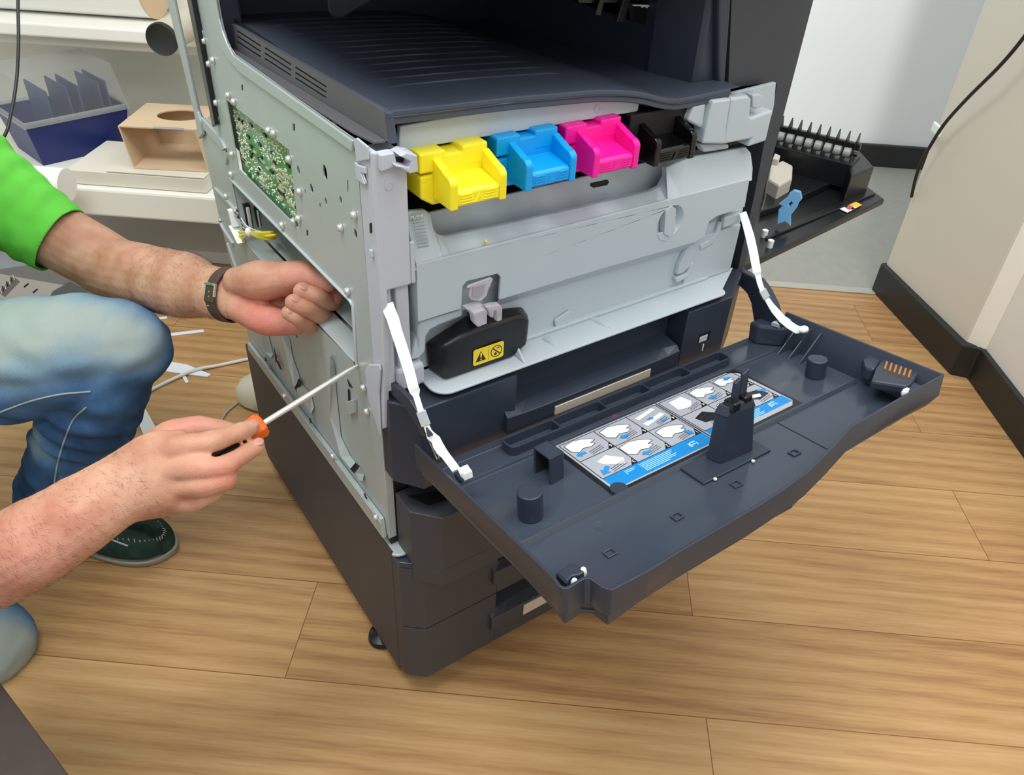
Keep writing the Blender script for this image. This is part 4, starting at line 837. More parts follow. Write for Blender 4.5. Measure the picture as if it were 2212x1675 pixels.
PR = strap([(1604, 459), (1612, 484), (1620, 512), (1628, 548), (1635, 588), (1637, 594), (1641, 612), (1646, 626), (1656, 645), (1664, 658), (1672, 669), (1690, 690), (1706, 703), (1722, 713), (1736, 712)], dS, dE, [0.005, 0.0055, 0.006, 0.006, 0.0058, 0.004, 0.0038, 0.0036, 0.0036, 0.004, 0.005, 0.0055, 0.0055, 0.0055, 0.005], 'door_strap', 7)
part('strap_anchor', MB().ell(PR[-1], (0.008, 0, 0), (0, 0.006, 0), (0, 0, 0.005), 10), M_STRAP, door, smooth=60)
# ------------------------------------------------------------------ toner cartridges
def cartridge(name, label, col, ox, oy, oz, rough=0.35, dark=False):
    m = mat(name + '_' + label.split()[0], col, rough, sss=0.0)
    t = thing('toner_cartridge', label, 'toner cartridge', (ox + 0.03, oy + 0.05, oz), 'toner cartridges in the copier')
    T = Matrix.Translation(V((ox, oy, oz))) @ Matrix.Diagonal(V((1, 1, 0.85, 1))); nb = lambda: MB(T)
    wall = [(0, 0), (0, 0.028)] + [(0.010 - 0.010 * math.cos(a), 0.028 + 0.009 * math.sin(a)) for a in [k * PI / 12 for k in range(1, 7)]] + [(0.034, 0.047), (0.034, 0.0)]
    h = nb()
    for x in (0.0, 0.054): h.prism([(x, y, z) for y, z in wall], (0.008, 0, 0))
    h.prism([(0.008, 0.0008, 0.003), (0.008, 0.0008, 0.018), (0.008, 0.004, 0.0205), (0.008, 0.034, 0.026), (0.008, 0.034, 0.003)], (0.046, 0, 0))
    hb = h.build('handle', m, t, bevel=0.0014)
    r = nb()
    for k in range(4):
        z = 0.0055 + k * 0.0032
        r.box((0.011, -0.0002, z), (0.026 - k * 0.001, 0.001, z + 0.0012)); r.box((0.036 + k * 0.001, -0.0002, z), (0.051, 0.001, z + 0.0012))
    r.prism([(0.0265, -0.0003, 0.005), (0.0355, -0.0003, 0.005), (0.031, -0.0003, 0.0145)], (0, 0.0012, 0))
    r.build('grip_ridges', m, hb, bevel=0.0003)
    f = nb()
    f.box((-0.014, 0.033, 0.031), (0.014, 0.058, 0.054)); f.box((0.032, 0.033, 0.031), (0.0605, 0.058, 0.0545)); f.box((0.0, 0.0335, 0.0), (0.0605, 0.058, 0.0485))
    f.build('flange', m, t, bevel=0.002)
    nb().loft([[(-0.013, 0.034, 0.028), (0.058, 0.034, 0.028), (0.058, 0.034, -0.002), (0.044, 0.034, -0.008), (0.0, 0.034, -0.008), (-0.013, 0.034, 0.002)], [(-0.013, 0.125, 0.028), (0.058, 0.125, 0.028), (0.058, 0.125, -0.002), (0.044, 0.125, -0.008), (0.0, 0.125, -0.008), (-0.013, 0.125, 0.002)]]).build('body', m, t, bevel=0.002)
    return t
cy0 = -0.062
cartridge('toner', 'yellow toner cartridge, leftmost in the row below the output tray', rgb(250, 232, 40), 0.0595, cy0 - 0.004, 0.789)
cartridge('toner', 'cyan blue toner cartridge between the yellow and the pink one', rgb(0, 160, 232), 0.1475, cy0 + 0.001, 0.7885)
cartridge('toner', 'bright pink magenta toner cartridge between the blue and the black one', rgb(245, 20, 158), 0.2325, cy0 + 0.001, 0.7865)
k_ = cartridge('toner', 'black toner cartridge at the right end of the toner row', rgb(9, 9, 10), 0.3255, cy0 + 0.008, 0.779, 0.2)
MB().prism([(0.312, -0.022, 0.772), (0.404, -0.022, 0.775), (0.404, -0.022, 0.824), (0.385, -0.022, 0.829), (0.312, -0.022, 0.829)], (0, 0.02, 0)).build('face_plate', M_DEEP, k_, bevel=0.002)
# ------------------------------------------------------------------ waste toner bottle on the ledge
wb = thing('waste_toner_bottle', 'black waste toner bottle with yellow warning label on the grey ledge', 'bottle', (0.1, -0.035, 0.5738))
yf = -0.041
zl = 0.5745
fr = [V((0.066, yf, zl)), V((0.156, yf - 0.001, zl)), V((0.180, yf + 0.004, 0.582)), V((0.1815, yf + 0.004, 0.617)), V((0.168, yf + 0.004, 0.627)), V((0.110, yf + 0.001, 0.628)), V((0.085, yf, 0.627)), V((0.064, yf, 0.6235))]
bk = [V((0.060, -0.0095, zl)), V((0.170, -0.0095, zl)), V((0.190, -0.0145, 0.584)), V((0.192, -0.0145, 0.612)), V((0.185, -0.016, 0.624)), V((0.118, -0.014, 0.638)), V((0.100, -0.014, 0.632)), V((0.056, -0.012, 0.614))]
md = [a.lerp(b, 0.35) for a, b in zip(fr, bk)]
M_BOT = mat('black_hdpe', rgb(22, 23, 24), 0.38, bump=0.05, bscale=800)
MB().loft([fr, [p + V((0, 0.0, 0.0)) for p in md], bk]).build('body', M_BOT, wb, bevel=0.0045, seg=4, smooth=60)
nk = at(1040, 700, y=-0.030)
MB().lathe(nk + V((-0.004, 0.004, -0.012)), (0, 0, 1), [(0.012, 0), (0.012, 0.004), (0.0105, 0.005), (0.012, 0.006), (0.012, 0.010), (0.009, 0.012), (0.009, 0.022), (0.0105, 0.023), (0.0105, 0.026), (0.007, 0.027)], 20).build('neck', M_BOT, wb, smooth=40)
M_CLR = mat('translucent_plastic', rgb(224, 218, 228), 0.2, alpha=0.5)
yp = -0.0395
cap = MB().prism(ats([(1012, 618), (1062, 600), (1066, 604), (1056, 625), (1052, 640), (1038, 652), (1018, 648), (1014, 640), (1018, 622), (1010, 624)], y=yp), (0, 0.003, 0)).build('cap_lid', M_CLR, wb, bevel=0.001)
MB().prism(ats([(1022, 620), (1050, 612), (1046, 634), (1036, 646), (1020, 642)], y=yp - 0.0012), (0, 0.002, 0)).build('cap_pad', mat('mauve_clear', rgb(180, 172, 182), 0.3, alpha=0.75), cap, bevel=0.0008)
MB().prism(ats([(1008, 668), (1042, 658), (1050, 670), (1022, 684)], y=-0.044), (0, 0.010, 0)).build('cap_hinge', M_CLR, wb, bevel=0.001)
MB().prism(ats([(1022, 676), (1046, 668), (1053, 674), (1053, 700), (1033, 708), (1026, 700)], y=-0.053), (0, 0.010, 0)).build('cap_tab', M_CLR, wb, bevel=0.0015)
MB().prism(ats([(1064, 660), (1080, 658), (1086, 666), (1085, 692), (1074, 696), (1073, 672), (1068, 672), (1066, 688), (1060, 686), (1054, 668), (1050, 664)], y=-0.048), (0, 0.008, 0)).build('cap_tab', M_CLR, wb, bevel=0.0012)
M_YL = mat('warning_yellow', rgb(246, 214, 44), 0.45)
ly = yf - 0.0006
q4 = ats([(1023, 760), (1087, 738), (1087, 769), (1024, 789)], y=ly)
ctr_ = sum(q4, V()) / 4; ux = (q4[1] - q4[0] + q4[2] - q4[3]).normalized(); ux = V((ux.x, 0, ux.z)).normalized(); uz = V((0, 0, 1))
ux = V((1, 0, 0)); hw, hh3 = 0.0205, 0.0108
def wl(x, z, o=0.0): return V((ctr_.x + x, ly - o, ctr_.z + z))
wlab = MB().prism([wl(x, z) for x, z in [(-hw + 0.002, -hh3), (hw - 0.002, -hh3), (hw, -hh3 + 0.002), (hw, hh3 - 0.002), (hw - 0.002, hh3), (-hw + 0.002, hh3), (-hw, hh3 - 0.002), (-hw, -hh3 + 0.002)]], (0, 0.0004, 0)).build('warning_label', M_YL, wb)
k = MB(); k.prism([wl(-0.0175, -0.0065, 0.0002), wl(-0.0035, -0.0065, 0.0002), wl(-0.0105, 0.0070, 0.0002)], (0, 0.0003, 0))
cc = wl(0.0105, 0, 0.0002)
k.plate([cc + V((0.0078 * math.cos(a), 0, 0.0078 * math.sin(a))) for a in [i * PI / 16 for i in range(32)]], [[cc + V((0.0068 * math.cos(a), 0, 0.0068 * math.sin(a))) for a in [i * PI / 16 for i in range(32)]]], (0, 0.0003, 0))
k.prism([cc + V((-0.0056, 0, 0.0044)), cc + V((-0.0046, 0, 0.0054)), cc + V((0.0056, 0, -0.0044)), cc + V((0.0046, 0, -0.0054))], (0, 0.0003, 0))
k.prism([cc + V((-0.003, 0, -0.0052)), cc + V((0.0002, 0, -0.0052)), cc + V((0.0006, 0, -0.0032)), cc + V((-0.0012, 0, -0.0008)), cc + V((-0.0028, 0, -0.003))], (0, 0.0003, 0)); k.prism([cc + V((0.000, 0, 0.0042)), cc + V((0.004, 0, 0.0046)), cc + V((0.0042, 0, 0.0036)), cc + V((0.001, 0, 0.003))], (0, 0.0003, 0))
k.prism([wl(-0.0003, -hh3 + 0.001, 0.0001), wl(0.0001, -hh3 + 0.001, 0.0001), wl(0.0001, hh3 - 0.001, 0.0001), wl(-0.0003, hh3 - 0.001, 0.0001)], (0, 0.0002, 0))
k.build('warning_symbols', M_BLACK, wlab)
MB().prism([wl(-0.0112, -0.0016, 0.0006), wl(-0.0098, -0.0016, 0.0006), wl(-0.0094, 0.0044, 0.0006), wl(-0.0116, 0.0044, 0.0006)], (0, 0.0003, 0)).box((wl(-0.0112, 0).x, ly - 0.0006, wl(0, -0.0052).z), (wl(-0.0098, 0).x, ly - 0.0003, wl(0, -0.0034).z)).build('exclamation_mark', M_YL, wlab)
# ------------------------------------------------------------------ shelves and things at the left
M_SHELF = mat('cream_shelf', rgb(240, 239, 230), 0.45)
sh = thing('wall_shelf', 'cream wall shelf unit with two boards, behind the kneeling person', 'shelf', room(-1.2, 1.3, 0))
def rslab(a0, a1, b0, b1, z0, z1): return slab(a0, a1, b0, b1, z0, z1)
rslab(-2.3, -0.35, 1.0, 1.515, 0.243, 0.313).build('shelf_board', M_SHELF, sh, bevel=0.006)
rslab(-2.3, -0.35, 1.30, 1.515, 0.570, 0.602).build('shelf_board', M_SHELF, sh, bevel=0.005)
rslab(-2.3, -0.35, 1.325, 1.50, 0.544, 0.5695).build('shelf_apron', mat('shelf_grey', rgb(214, 210, 200), 0.5), sh, bevel=0.003)
rslab(-0.37, -0.35, 1.02, 1.515, 0.0, 0.2425).build('upright', M_SHELF, sh, bevel=0.002)
rslab(-2.3, -2.28, 1.02, 1.515, 0.0, 0.2425).build('upright', M_SHELF, sh, bevel=0.002)
rslab(-0.37, -0.35, 1.33, 1.515, 0.3135, 0.5435).build('upright', M_SHELF, sh, bevel=0.002)
rslab(-2.3, -2.28, 1.33, 1.515, 0.3135, 0.5435).build('upright', M_SHELF, sh, bevel=0.002)
# big paper roll and the dark-capped tube on the upper board
M_PAPER = mat('white_paper', rgb(244, 244, 240), 0.7); M_KRAFT = mat('kraft_card', rgb(214, 188, 156), 0.75)
tb = thing('plan_tube', 'grey cardboard plan tube with black end cap jutting from upper shelf', 'tube', room(-0.72, 1.2, 0.65))
ta, tz_ = -0.712, 0.6365
MB().cyl(room(ta, 1.10, tz_), room(ta, 1.5, tz_), 0.034, n=28).build('tube_body', mat('tube_grey', rgb(196, 188, 172), 0.6), tb, smooth=50)
MB().lathe(room(ta, 1.10, tz_), -E2, [(0.0352, -0.004), (0.0352, 0.004), (0.033, 0.0075), (0.031, 0.006), (0.002, 0.005)], 28).build('end_cap', mat('cap_black', rgb(34, 38, 38), 0.5), tb, smooth=40)
rl = thing('paper_roll', 'large white paper roll with kraft cardboard end lying on upper shelf', 'roll', room(-1.3, 1.34, 0.72))
rr0 = 0.085
MB().cyl(room(-2.1, 1.43, 0.6025 + rr0), room(-0.872, 1.43, 0.6025 + rr0), rr0, n=40).build('paper', M_PAPER, rl, smooth=50)
MB().lathe(room(-0.872, 1.43, 0.6025 + rr0), E1, [(rr0 + 0.001, -0.003), (rr0 + 0.001, 0.004), (rr0 - 0.003, 0.006), (0.03, 0.006), (0.028, 0.001), (0.002, 0.001)], 40).build('roll_end', M_KRAFT, rl, smooth=40)
# blue file box with clear lid
zs = 0.3145
C0 = at(84, 366, z=zs); C1 = at(276, 321, z=zs); fl_ = (C1 - C0); fl_.z = 0; LB = fl_.length * 1.12; fl_.normalize(); fw = V((-fl_.y, fl_.x, 0))
WB, HB, HL = 0.20, 0.105, 0.105
def bq(l, w_, z): return C0 + fl_ * l + fw * w_ + V((0, 0, z))
bx_ = thing('file_box', 'blue plastic file box with clear lid on the lower shelf', 'storage box', bq(LB / 2, WB / 2, 0))
M_BBLUE = mat('royal_blue_plastic', rgb(18, 34, 98), 0.4); M_LID = mat('clear_lid', rgb(200, 204, 206), 0.15, alpha=0.16)
def shellbox(z0, z1, t0, t1, th, m, name, top=None, bottom=True):
    mb = MB()
    def ringq(z, o): return [bq(o, o, z), bq(LB - o, o, z), bq(LB - o, WB - o, z), bq(o, WB - o, z)]
    if bottom: mb.loft([ringq(z0, t0), ringq(z1, t1)], cap=False).loft([ringq(z0 + th, t0 + th), ringq(z1, t1 + th)], cap=False); mb.face(ringq(z0, t0)); mb.face(ringq(z0 + th, t0 + th))
    else: mb.loft([ringq(z0, t0), ringq(z1, t1)], cap=False); mb.face(ringq(z1, t1))
    return mb.build(name, m, bx_, bevel=0.002)
shellbox(0.0, HB, 0.018, 0.0, 0.003, M_BBLUE, 'base')
shellbox(HB - 0.004, HB + HL, -0.003, 0.012, 0.002, M_LID, 'lid', bottom=False)
mb = MB(); q = [bq(-0.004, -0.004, HB - 0.006), bq(LB + 0.004, -0.004, HB - 0.006), bq(LB + 0.004, WB + 0.004, HB - 0.006), bq(-0.004, WB + 0.004, HB - 0.006)]
qi = [bq(0.002, 0.002, HB - 0.006), bq(LB - 0.002, 0.002, HB - 0.006), bq(LB - 0.002, WB - 0.002, HB - 0.006), bq(0.002, WB - 0.002, HB - 0.006)]
mb.plate(q, [qi], (0, 0, 0.014)); mb.build('lid_rim', mat('lid_rim', rgb(190, 194, 194), 0.25, alpha=0.4), bx_, bevel=0.001)
M_CARD = mat('slate_blue_card', rgb(52, 72, 112), 0.5)
desc = ['nearest the open end', 'second from the near end', 'in the middle', 'second from the far end', 'at the far end']
for k, l in enumerate((0.10, 0.165, 0.20, 0.265, 0.29)):
    o = MB().prism([bq(l * LB / 0.33, 0.03, 0.01), bq(l * LB / 0.33, WB - 0.03, 0.01), bq(l * LB / 0.33, WB - 0.034, 0.165), bq(l * LB / 0.33, 0.034, 0.165)], fl_ * 0.004).build('index_divider', M_CARD)
    tag(o, 'slate blue index divider in the blue file box, ' + desc[k], 'divider', 'index dividers in the blue file box')
# cream flat box, open cardboard box, flap
fb = thing('flat_box', 'flat cream cardboard box lying under the open brown box on lower shelf', 'box', at(300, 395, z=zs))
M_CREAMB = mat('cream_card', rgb(226, 220, 206), 0.7)
A0, A1 = at(150, 396, z=zs), at(447, 418, z=zs); ab = (A1 - A0).normalized(); an = V((-ab.y, ab.x, 0))
wA = (A1 - A0).length
MB().prism([A0, A1, A1 + an * 0.20, A0 + an * 0.20], (0, 0, 0.034)).build('body', M_CREAMB, fb, bevel=0.0015)
MB().prism([A0 + V((0, 0, 0.0355)) + ab * 0.10, A1 + V((0, 0, 0.0355)), A1 + an * 0.2 + V((0, 0, 0.0355)), A0 + ab * 0.10 + an * 0.2 + V((0, 0, 0.0355))], (0, 0, 0.003)).build('lid_flap', M_CREAMB, fb, bevel=0.0008)
zt = zs + 0.0395
ob = thing('open_carton', 'open tan cardboard carton with an oval cut-out in its top', 'box', at(360, 366, z=zt))
B0, B1 = at(289, 364, z=zt), at(452, 372, z=zt); bb = (B1 - B0).normalized(); bn = V((-bb.y, bb.x, 0)); wB = (B1 - B0).length; hB = 0.098; dB = 0.17
lean = -bb * 0.012
def oq(x, y, z): return B0 + bb * x + bn * y + V((0, 0, z)) + lean * (z / hB)
t_ = 0.003
MB().prism([oq(0, 0, 0), oq(wB, 0, 0), oq(wB, dB, 0), oq(0, dB, 0)], (0, 0, t_)).build('base', M_KRAFT, ob)
MB().prism([oq(0, 0, t_), oq(0, dB, t_), oq(0, dB, hB), oq(0, 0, hB)], bb * t_).build('side', M_KRAFT, ob)
MB().prism([oq(wB, 0, t_), oq(wB, dB, t_), oq(wB, dB, hB), oq(wB, 0, hB)], -bb * t_).build('side', M_KRAFT, ob)
MB().prism([oq(0, dB, t_), oq(wB, dB, t_), oq(wB, dB, hB), oq(0, dB, hB)], -bn * t_).build('back', M_KRAFT, ob)
ov = [oq(wB * 0.62 + 0.055 * math.cos(a), dB * 0.55 + 0.04 * math.sin(a), hB) for a in [k * PI / 12 for k in range(24)]]
MB().plate([oq(0, 0, hB), oq(wB, 0, hB), oq(wB, dB, hB), oq(0, dB, hB)], [ov], (0, 0, t_)).build('top', M_KRAFT, ob)
MB().prism([oq(wB * 0.45, -0.0005, hB + 0.0005), oq(wB * 0.85, -0.0005, hB + 0.0005), oq(wB * 0.85, 0.004, hB + 0.0034), oq(wB * 0.45, 0.004, hB + 0.0034)], (0, 0, 0.0006)).build('blue_tape', mat('blue_tape', rgb(92, 130, 168), 0.5), ob)
# small white paper roll at shelf edge
pc = at(112, 398, z=zs + 0.038)
pr_ = thing('till_roll', 'short thick white paper roll standing out at the front of lower shelf', 'roll', pc - UP * 0.038)
MB().cyl(pc - E1 * 0.07, pc + E1 * 0.035, 0.038, n=30).build('paper', M_PAPER, pr_, smooth=50)
MB().lathe(pc + E1 * 0.035, E1, [(0.0375, -0.002), (0.0375, 0.001), (0.005, 0.0012), (0.001, 0.0012)], 24).build('core', M_PAPER, pr_, smooth=40)
# printed carton on the floor behind the person
K0, K1 = at(-120, 730, z=0), at(226, 668, z=0); kb = (K1 - K0).normalized(); kn = V((-kb.y, kb.x, 0)); wK = (K1 - K0).length; hK = 0.155
ka = thing('printed_carton', 'grey carton printed with a picture of a machine, on floor behind person', 'box', (K0 + K1) / 2)
MB().prism([K0, K1, K1 + kn * 0.2, K0 + kn * 0.2], (0, 0, hK)).build('body', mat('carton_grey', rgb(134, 138, 142), 0.6), ka, bevel=0.002)
def kq(x, z, o=0.0006): return K0 + kb * (wK * x) + V((0, 0, hK * z)) - kn * o
kp = MB().prism([kq(0.30, 0.10), kq(0.62, 0.10), kq(0.80, 0.55), kq(0.56, 0.80), kq(0.44, 0.93), kq(0.30, 0.80)], kn * 0.0004).build('printed_picture', mat('print_grey', rgb(196, 196, 198), 0.5), ka)
MB().prism([kq(0.60, 0.12, 0.0010), kq(0.84, 0.12, 0.0010), kq(0.93, 0.40, 0.0010), kq(0.84, 0.60, 0.0010), kq(0.72, 0.48, 0.0010)], kn * 0.0004).build('printed_shade', mat('print_dark', rgb(104, 110, 116), 0.5), ka)
MB().prism([kq(0.405, 0.62, 0.0012), kq(0.52, 0.84, 0.0012), kq(0.55, 0.74, 0.0012), kq(0.43, 0.52, 0.0012)], kn * 0.0004).build('printed_panel', mat('print_mid', rgb(120, 122, 126), 0.5), kp)
for k in range(7):
    x = 0.418 + k * 0.017; z = 0.585 + k * 0.032
    MB().prism([kq(x, z, 0.0018), kq(x + 0.006, z + 0.01, 0.0018), kq(x + 0.008, z + 0.10, 0.0018), kq(x + 0.002, z + 0.09, 0.0018)], kn * 0.0004).build('printed_slot', M_BLACK if k % 2 else M_LWHITE, kp)
for x, z in ((0.56, 0.62), (0.60, 0.50), (0.42, 0.30)):
    MB().prism([kq(x, z, 0.0012), kq(x + 0.035, z + 0.05, 0.0012), kq(x + 0.035, z + 0.075, 0.0012), kq(x, z + 0.025, 0.0012)], kn * 0.0004).build('printed_slot', M_BLACK, kp)
# dark skid box under the shelf and white board below it
M_WB = mat('white_board', rgb(238, 240, 244), 0.5)
tag(MB().prism([room(-1.25, 1.24, 0), room(-0.42, 1.24, 0), room(-0.42, 1.5, 0), room(-1.25, 1.5, 0)], (0, 0, 0.035)).build('white_board', M_WB, bevel=0.002), 'long flat white board lying on the floor under the lower shelf', 'board')
# ------------------------------------------------------------------ litter on the wood floor
zf = 0.0012
def flat_thing(name, pix, h, label, cat, m=None):
    o = MB().prism([at(u, v, z=0.0006) for u, v in pix], (0, 0, h)).build(name, m or M_WB, bevel=0.0003); return tag(o, label, cat)
flat_thing('paper_scrap', [(338, 773), (360, 782), (405, 790), (456, 811), (448, 816), (402, 810), (372, 806), (340, 800)], 0.003, 'crumpled white paper scrap crossed by the white cable, left of copier', 'paper')
flat_thing('paper_scrap', [(392, 812), (400, 811), (408, 826), (402, 830)], 0.002, 'small curled white paper sliver just below the crumpled scrap', 'paper')
flat_thing('plastic_strip', [(318, 727), (439, 713), (442, 718), (320, 733)], 0.002, 'thin white plastic strip on the floor between knee and copier', 'strip')
flat_thing('plastic_strip', [(295, 692), (360, 685), (362, 689), (296, 697)], 0.002, 'short thin white strip on the floor just below the watch-arm', 'strip')
flat_thing('plastic_offcut', [(284, 876), (304, 866), (342, 934), (312, 946)], 0.003, 'wide white plastic offcut on floor between jeans and raised hand', 'strip')
flat_thing('paper_scrap', [(198, 640), (214, 636), (228, 664), (212, 668)], 0.003, 'white paper piece on the floor beside the printed carton', 'paper')
cp = curve_pts([at(268, 880, z=0.0045), at(310, 852, z=0.0045), at(360, 826, z=0.0045), at(420, 800, z=0.0075), at(480, 788, z=0.0045), at(600, 762, z=0.0045)])
tag(MB().tube(cp, 0.0040, 10).build('network_cable', mat('cord_white', rgb(226, 226, 220), 0.5), smooth=60), 'thick white cable running along the floor to the copier', 'cable')
# beige bag and grey lead at the foot of the copier
bgp = at(548, 884, z=0.0)
M_BAG = mat('beige_plastic', rgb(206, 200, 178), 0.55)
rings = []
for z, s_ in ((0.0, 0.8), (0.012, 1.0), (0.035, 1.0), (0.055, 0.8), (0.066, 0.35)):
    rings.append([bgp + E1 * (0.075 * s_ * math.cos(t) + 0.03) + E2 * (0.05 * s_ * math.sin(t) + 0.03) + UP * z for t in [k * PI / 10 for k in range(20)]])
tag(MB().loft(rings).build('adapter_bag', M_BAG, bevel=0.002, smooth=60), 'beige rounded plastic lump on the floor behind the copier side', 'bag')
cp = curve_pts([at(470, 925, z=0.003), at(488, 893, z=0.003), at(512, 872, z=0.003), at(528, 862, z=0.006)])
tag(MB().tube(cp, 0.0024, 8).build('grey_lead', mat('lead_grey', rgb(168, 170, 160), 0.5), smooth=60), 'thin grey lead curling over to the beige lump on the floor', 'cord')
# hanging cables
M_CABLE = mat('black_cable', rgb(24, 24, 26), 0.45)
cp = curve_pts([at(42, -120, d=1.28) + UP * 1.35, at(42, -120, d=1.28) + UP * 0.3, at(42, -120, d=1.28), at(39, 0, d=1.28), at(40, 90, d=1.28), at(36, 170, d=1.28), at(24, 245, d=1.27), at(6, 300, d=1.26), at(-60, 380, d=1.26)])
tag(MB().tube(cp, 0.0026, 10).build('hanging_cable', M_CABLE, smooth=60), 'black cable hanging in front of the left shelves', 'cable')
cp = curve_pts([room(1.145, 0.95, 2.68), room(1.15, 0.93, 1.7), at(2300, -60, a=1.145), at(2260, 10, a=1.12), at(2212, 80, a=1.12), at(2160, 142, a=1.115), at(2090, 212, a=1.11), at(2040, 268, a=1.108), at(2008, 318, a=1.105), at(1990, 350, a=1.105), at(1978, 385, a=1.11), at(1969, 425, a=1.125)])
tag(MB().tube(cp, 0.0042, 10).build('wall_cable', M_CABLE, smooth=60), 'black cable running down the edge of the beige right-hand wall', 'cable')
cc_ = at(2024, 280, a=1.112)
tag(MB().obox(cc_, E1 * 0.004, E2 * 0.026, UP * 0.012).build('cable_clip', M_WHITE, bevel=0.003), 'small white clip holding the black cable to the beige wall', 'clip')
# dark table corner at lower left
td = thing('dark_table', 'dark brown low table whose corner juts in at lower left', 'table', at(-60, 1640, z=0))
zt2 = 0.27
TP = [at(-4, 1470, z=zt2), at(158, 1688, z=zt2)]; td_ = (TP[1] - TP[0]).normalized(); tn = V((-td_.y, td_.x, 0))
if (at(-300, 1700, z=zt2) - TP[0]).dot(tn) < 0: tn = -tn
T0 = TP[0] - td_ * 0.0; T1 = TP[0] + td_ * 0.5
M_TBL = mat('dark_brown_wood', rgb(58, 46, 42), 0.5, var=0.1, vscale=30)
MB().prism([T0, T1, T1 + tn * 0.4, T0 + tn * 0.4], (0, 0, -0.03)).build('table_top', M_TBL, td, bevel=0.001)
for x, y in ((0.05, 0.05), (0.45, 0.05), (0.05, 0.35), (0.45, 0.35)):
    c = T0 + td_ * x + tn * y; MB().prism([c - td_ * 0.02 - tn * 0.02, c + td_ * 0.02 - tn * 0.02, c + td_ * 0.02 + tn * 0.02, c - td_ * 0.02 + tn * 0.02], (0, 0, -0.2396 - 0.03 + 0.0)).build('leg', M_TBL, td, bevel=0.002).location += V((0, 0, -0.0302 + 0.03))
# ------------------------------------------------------------------ screwdriver
tipP = at(773, 789, x=-0.001); ferP = at(566, 917, d=0.852); sd = (tipP - ferP).normalized()
scr = thing('screwdriver', 'screwdriver with long steel shaft and orange and black handle held in the right hand', 'screwdriver', ferP)
MB().tube([ferP, tipP - sd * 0.012, tipP - sd * 0.004, tipP], [0.0034, 0.0034, 0.0022, 0.0012], 12).build('shaft', mat('polished_shaft', rgb(232, 232, 226), 0.22, 0.75), scr, smooth=50)
M_OR = mat('orange_rubber', rgb(240, 106, 28), 0.5)
MB().lathe(ferP, -sd, [(0.0045, -0.003), (0.0118, -0.002), (0.0145, 0.002), (0.0136, 0.010), (0.0130, 0.018), (0.0135, 0.024)], 6).build('collar', M_OR, scr, bevel=0.0012)
MB().lathe(ferP - sd * 0.022, -sd, [(0.0122, 0), (0.0128, 0.01), (0.0135, 0.035), (0.0135, 0.055), (0.012, 0.064), (0.006, 0.068)], 18).build('handle', M_BLACK, scr, smooth=50)
mk = ferP - sd * 0.010; vdir = (CAM_POS - mk).normalized(); vn = (vdir - sd * vdir.dot(sd)).normalized(); vx = sd.cross(vn)
mkc = mk + vn * 0.0113
mb = MB(); mb.plate([mkc + sd * (0.0036 * math.cos(a)) + vx * (0.0036 * math.sin(a)) for a in [k * PI / 10 for k in range(20)]], [[mkc + sd * (0.0029 * math.cos(a)) + vx * (0.0029 * math.sin(a)) for a in [k * PI / 10 for k in range(20)]]], vn * 0.0004)
mb.obox(mkc + vn * 0.0002, sd * 0.002, vx * 0.0004, vn * 0.0002).obox(mkc + vn * 0.0002, sd * 0.0004, vx * 0.002, vn * 0.0002)
mb.build('cross_mark', M_BLACK, scr)
# ------------------------------------------------------------------ person
P_ = lambda u, v, d: at(u, v, d=d)
FWD = RM @ V((0, 0, -1)); RGT = RM @ V((1, 0, 0)); UPC = RM @ V((0, 1, 0))
per = thing('person', 'person in green shirt and jeans kneeling at the copier with a screwdriver', 'person', (-0.42, 0.42, 0.0))
def organic(mb, name, m, voxel, parent, smooth=6, deform=None, keep=None, target=None):
    me = mb.mesh(name, m); o = bpy.data.objects.new(name, me); COL.objects.link(o)
    r = o.modifiers.new('r', 'REMESH'); r.mode = 'VOXEL'; r.voxel_size = voxel; r.use_smooth_shade = True
    s_ = o.modifiers.new('s', 'SMOOTH'); s_.factor = 0.5; s_.iterations = smooth
    me2 = bpy.data.meshes.new_from_object(o.evaluated_get(bpy.context.evaluated_depsgraph_get()))
    o.modifiers.clear(); o.data = me2; bpy.data.meshes.remove(me); me2.name = name
    if deform:
        ns = [v.normal.copy() for v in me2.vertices]
        for v, n in zip(me2.vertices, ns): v.co = deform(v.co.copy(), n)
    me2.polygons.foreach_set('use_smooth', [True] * len(me2.polygons))
    put(o, parent); return o
def blobs(o, name, bl, base=0.0):
    """float attribute that peaks round given points (kept with the surface)"""
    a = o.data.attributes.new(name, 'FLOAT', 'POINT'); vals = []
    for v in o.data.vertices:
        x = base
        for c, r, k in bl:
            d2 = (v.co - c).length_squared / (r * r)
            if d2 < 9: x += k * math.exp(-d2)
        vals.append(max(0.0, min(1.0, x)))
    a.data.foreach_set('value', vals)
B = MB()
HR = (0.75, 1.0)
# --- left arm: shoulder, upper arm, forearm
Lsh, Lmid, Lel, Lfm, Lwr = P_(-90, 365, 1.17), P_(95, 492, 1.215), P_(258, 585, 1.225), P_(392, 615, 1.125), P_(500, 639, 1.03)
B.limb([Lsh, Lmid, Lel], [0.062, 0.052, 0.049], n=22)
B.limb([P_(225, 575, 1.225), P_(305, 597, 1.185), Lfm, P_(455, 630, 1.065), Lwr, P_(540, 640, 1.015)], [(0.047, 0.044), (0.050, 0.045), (0.048, 0.042), (0.036, 0.030), (0.0315, 0.024), (0.030, 0.022)], flat=UPC, n=22)
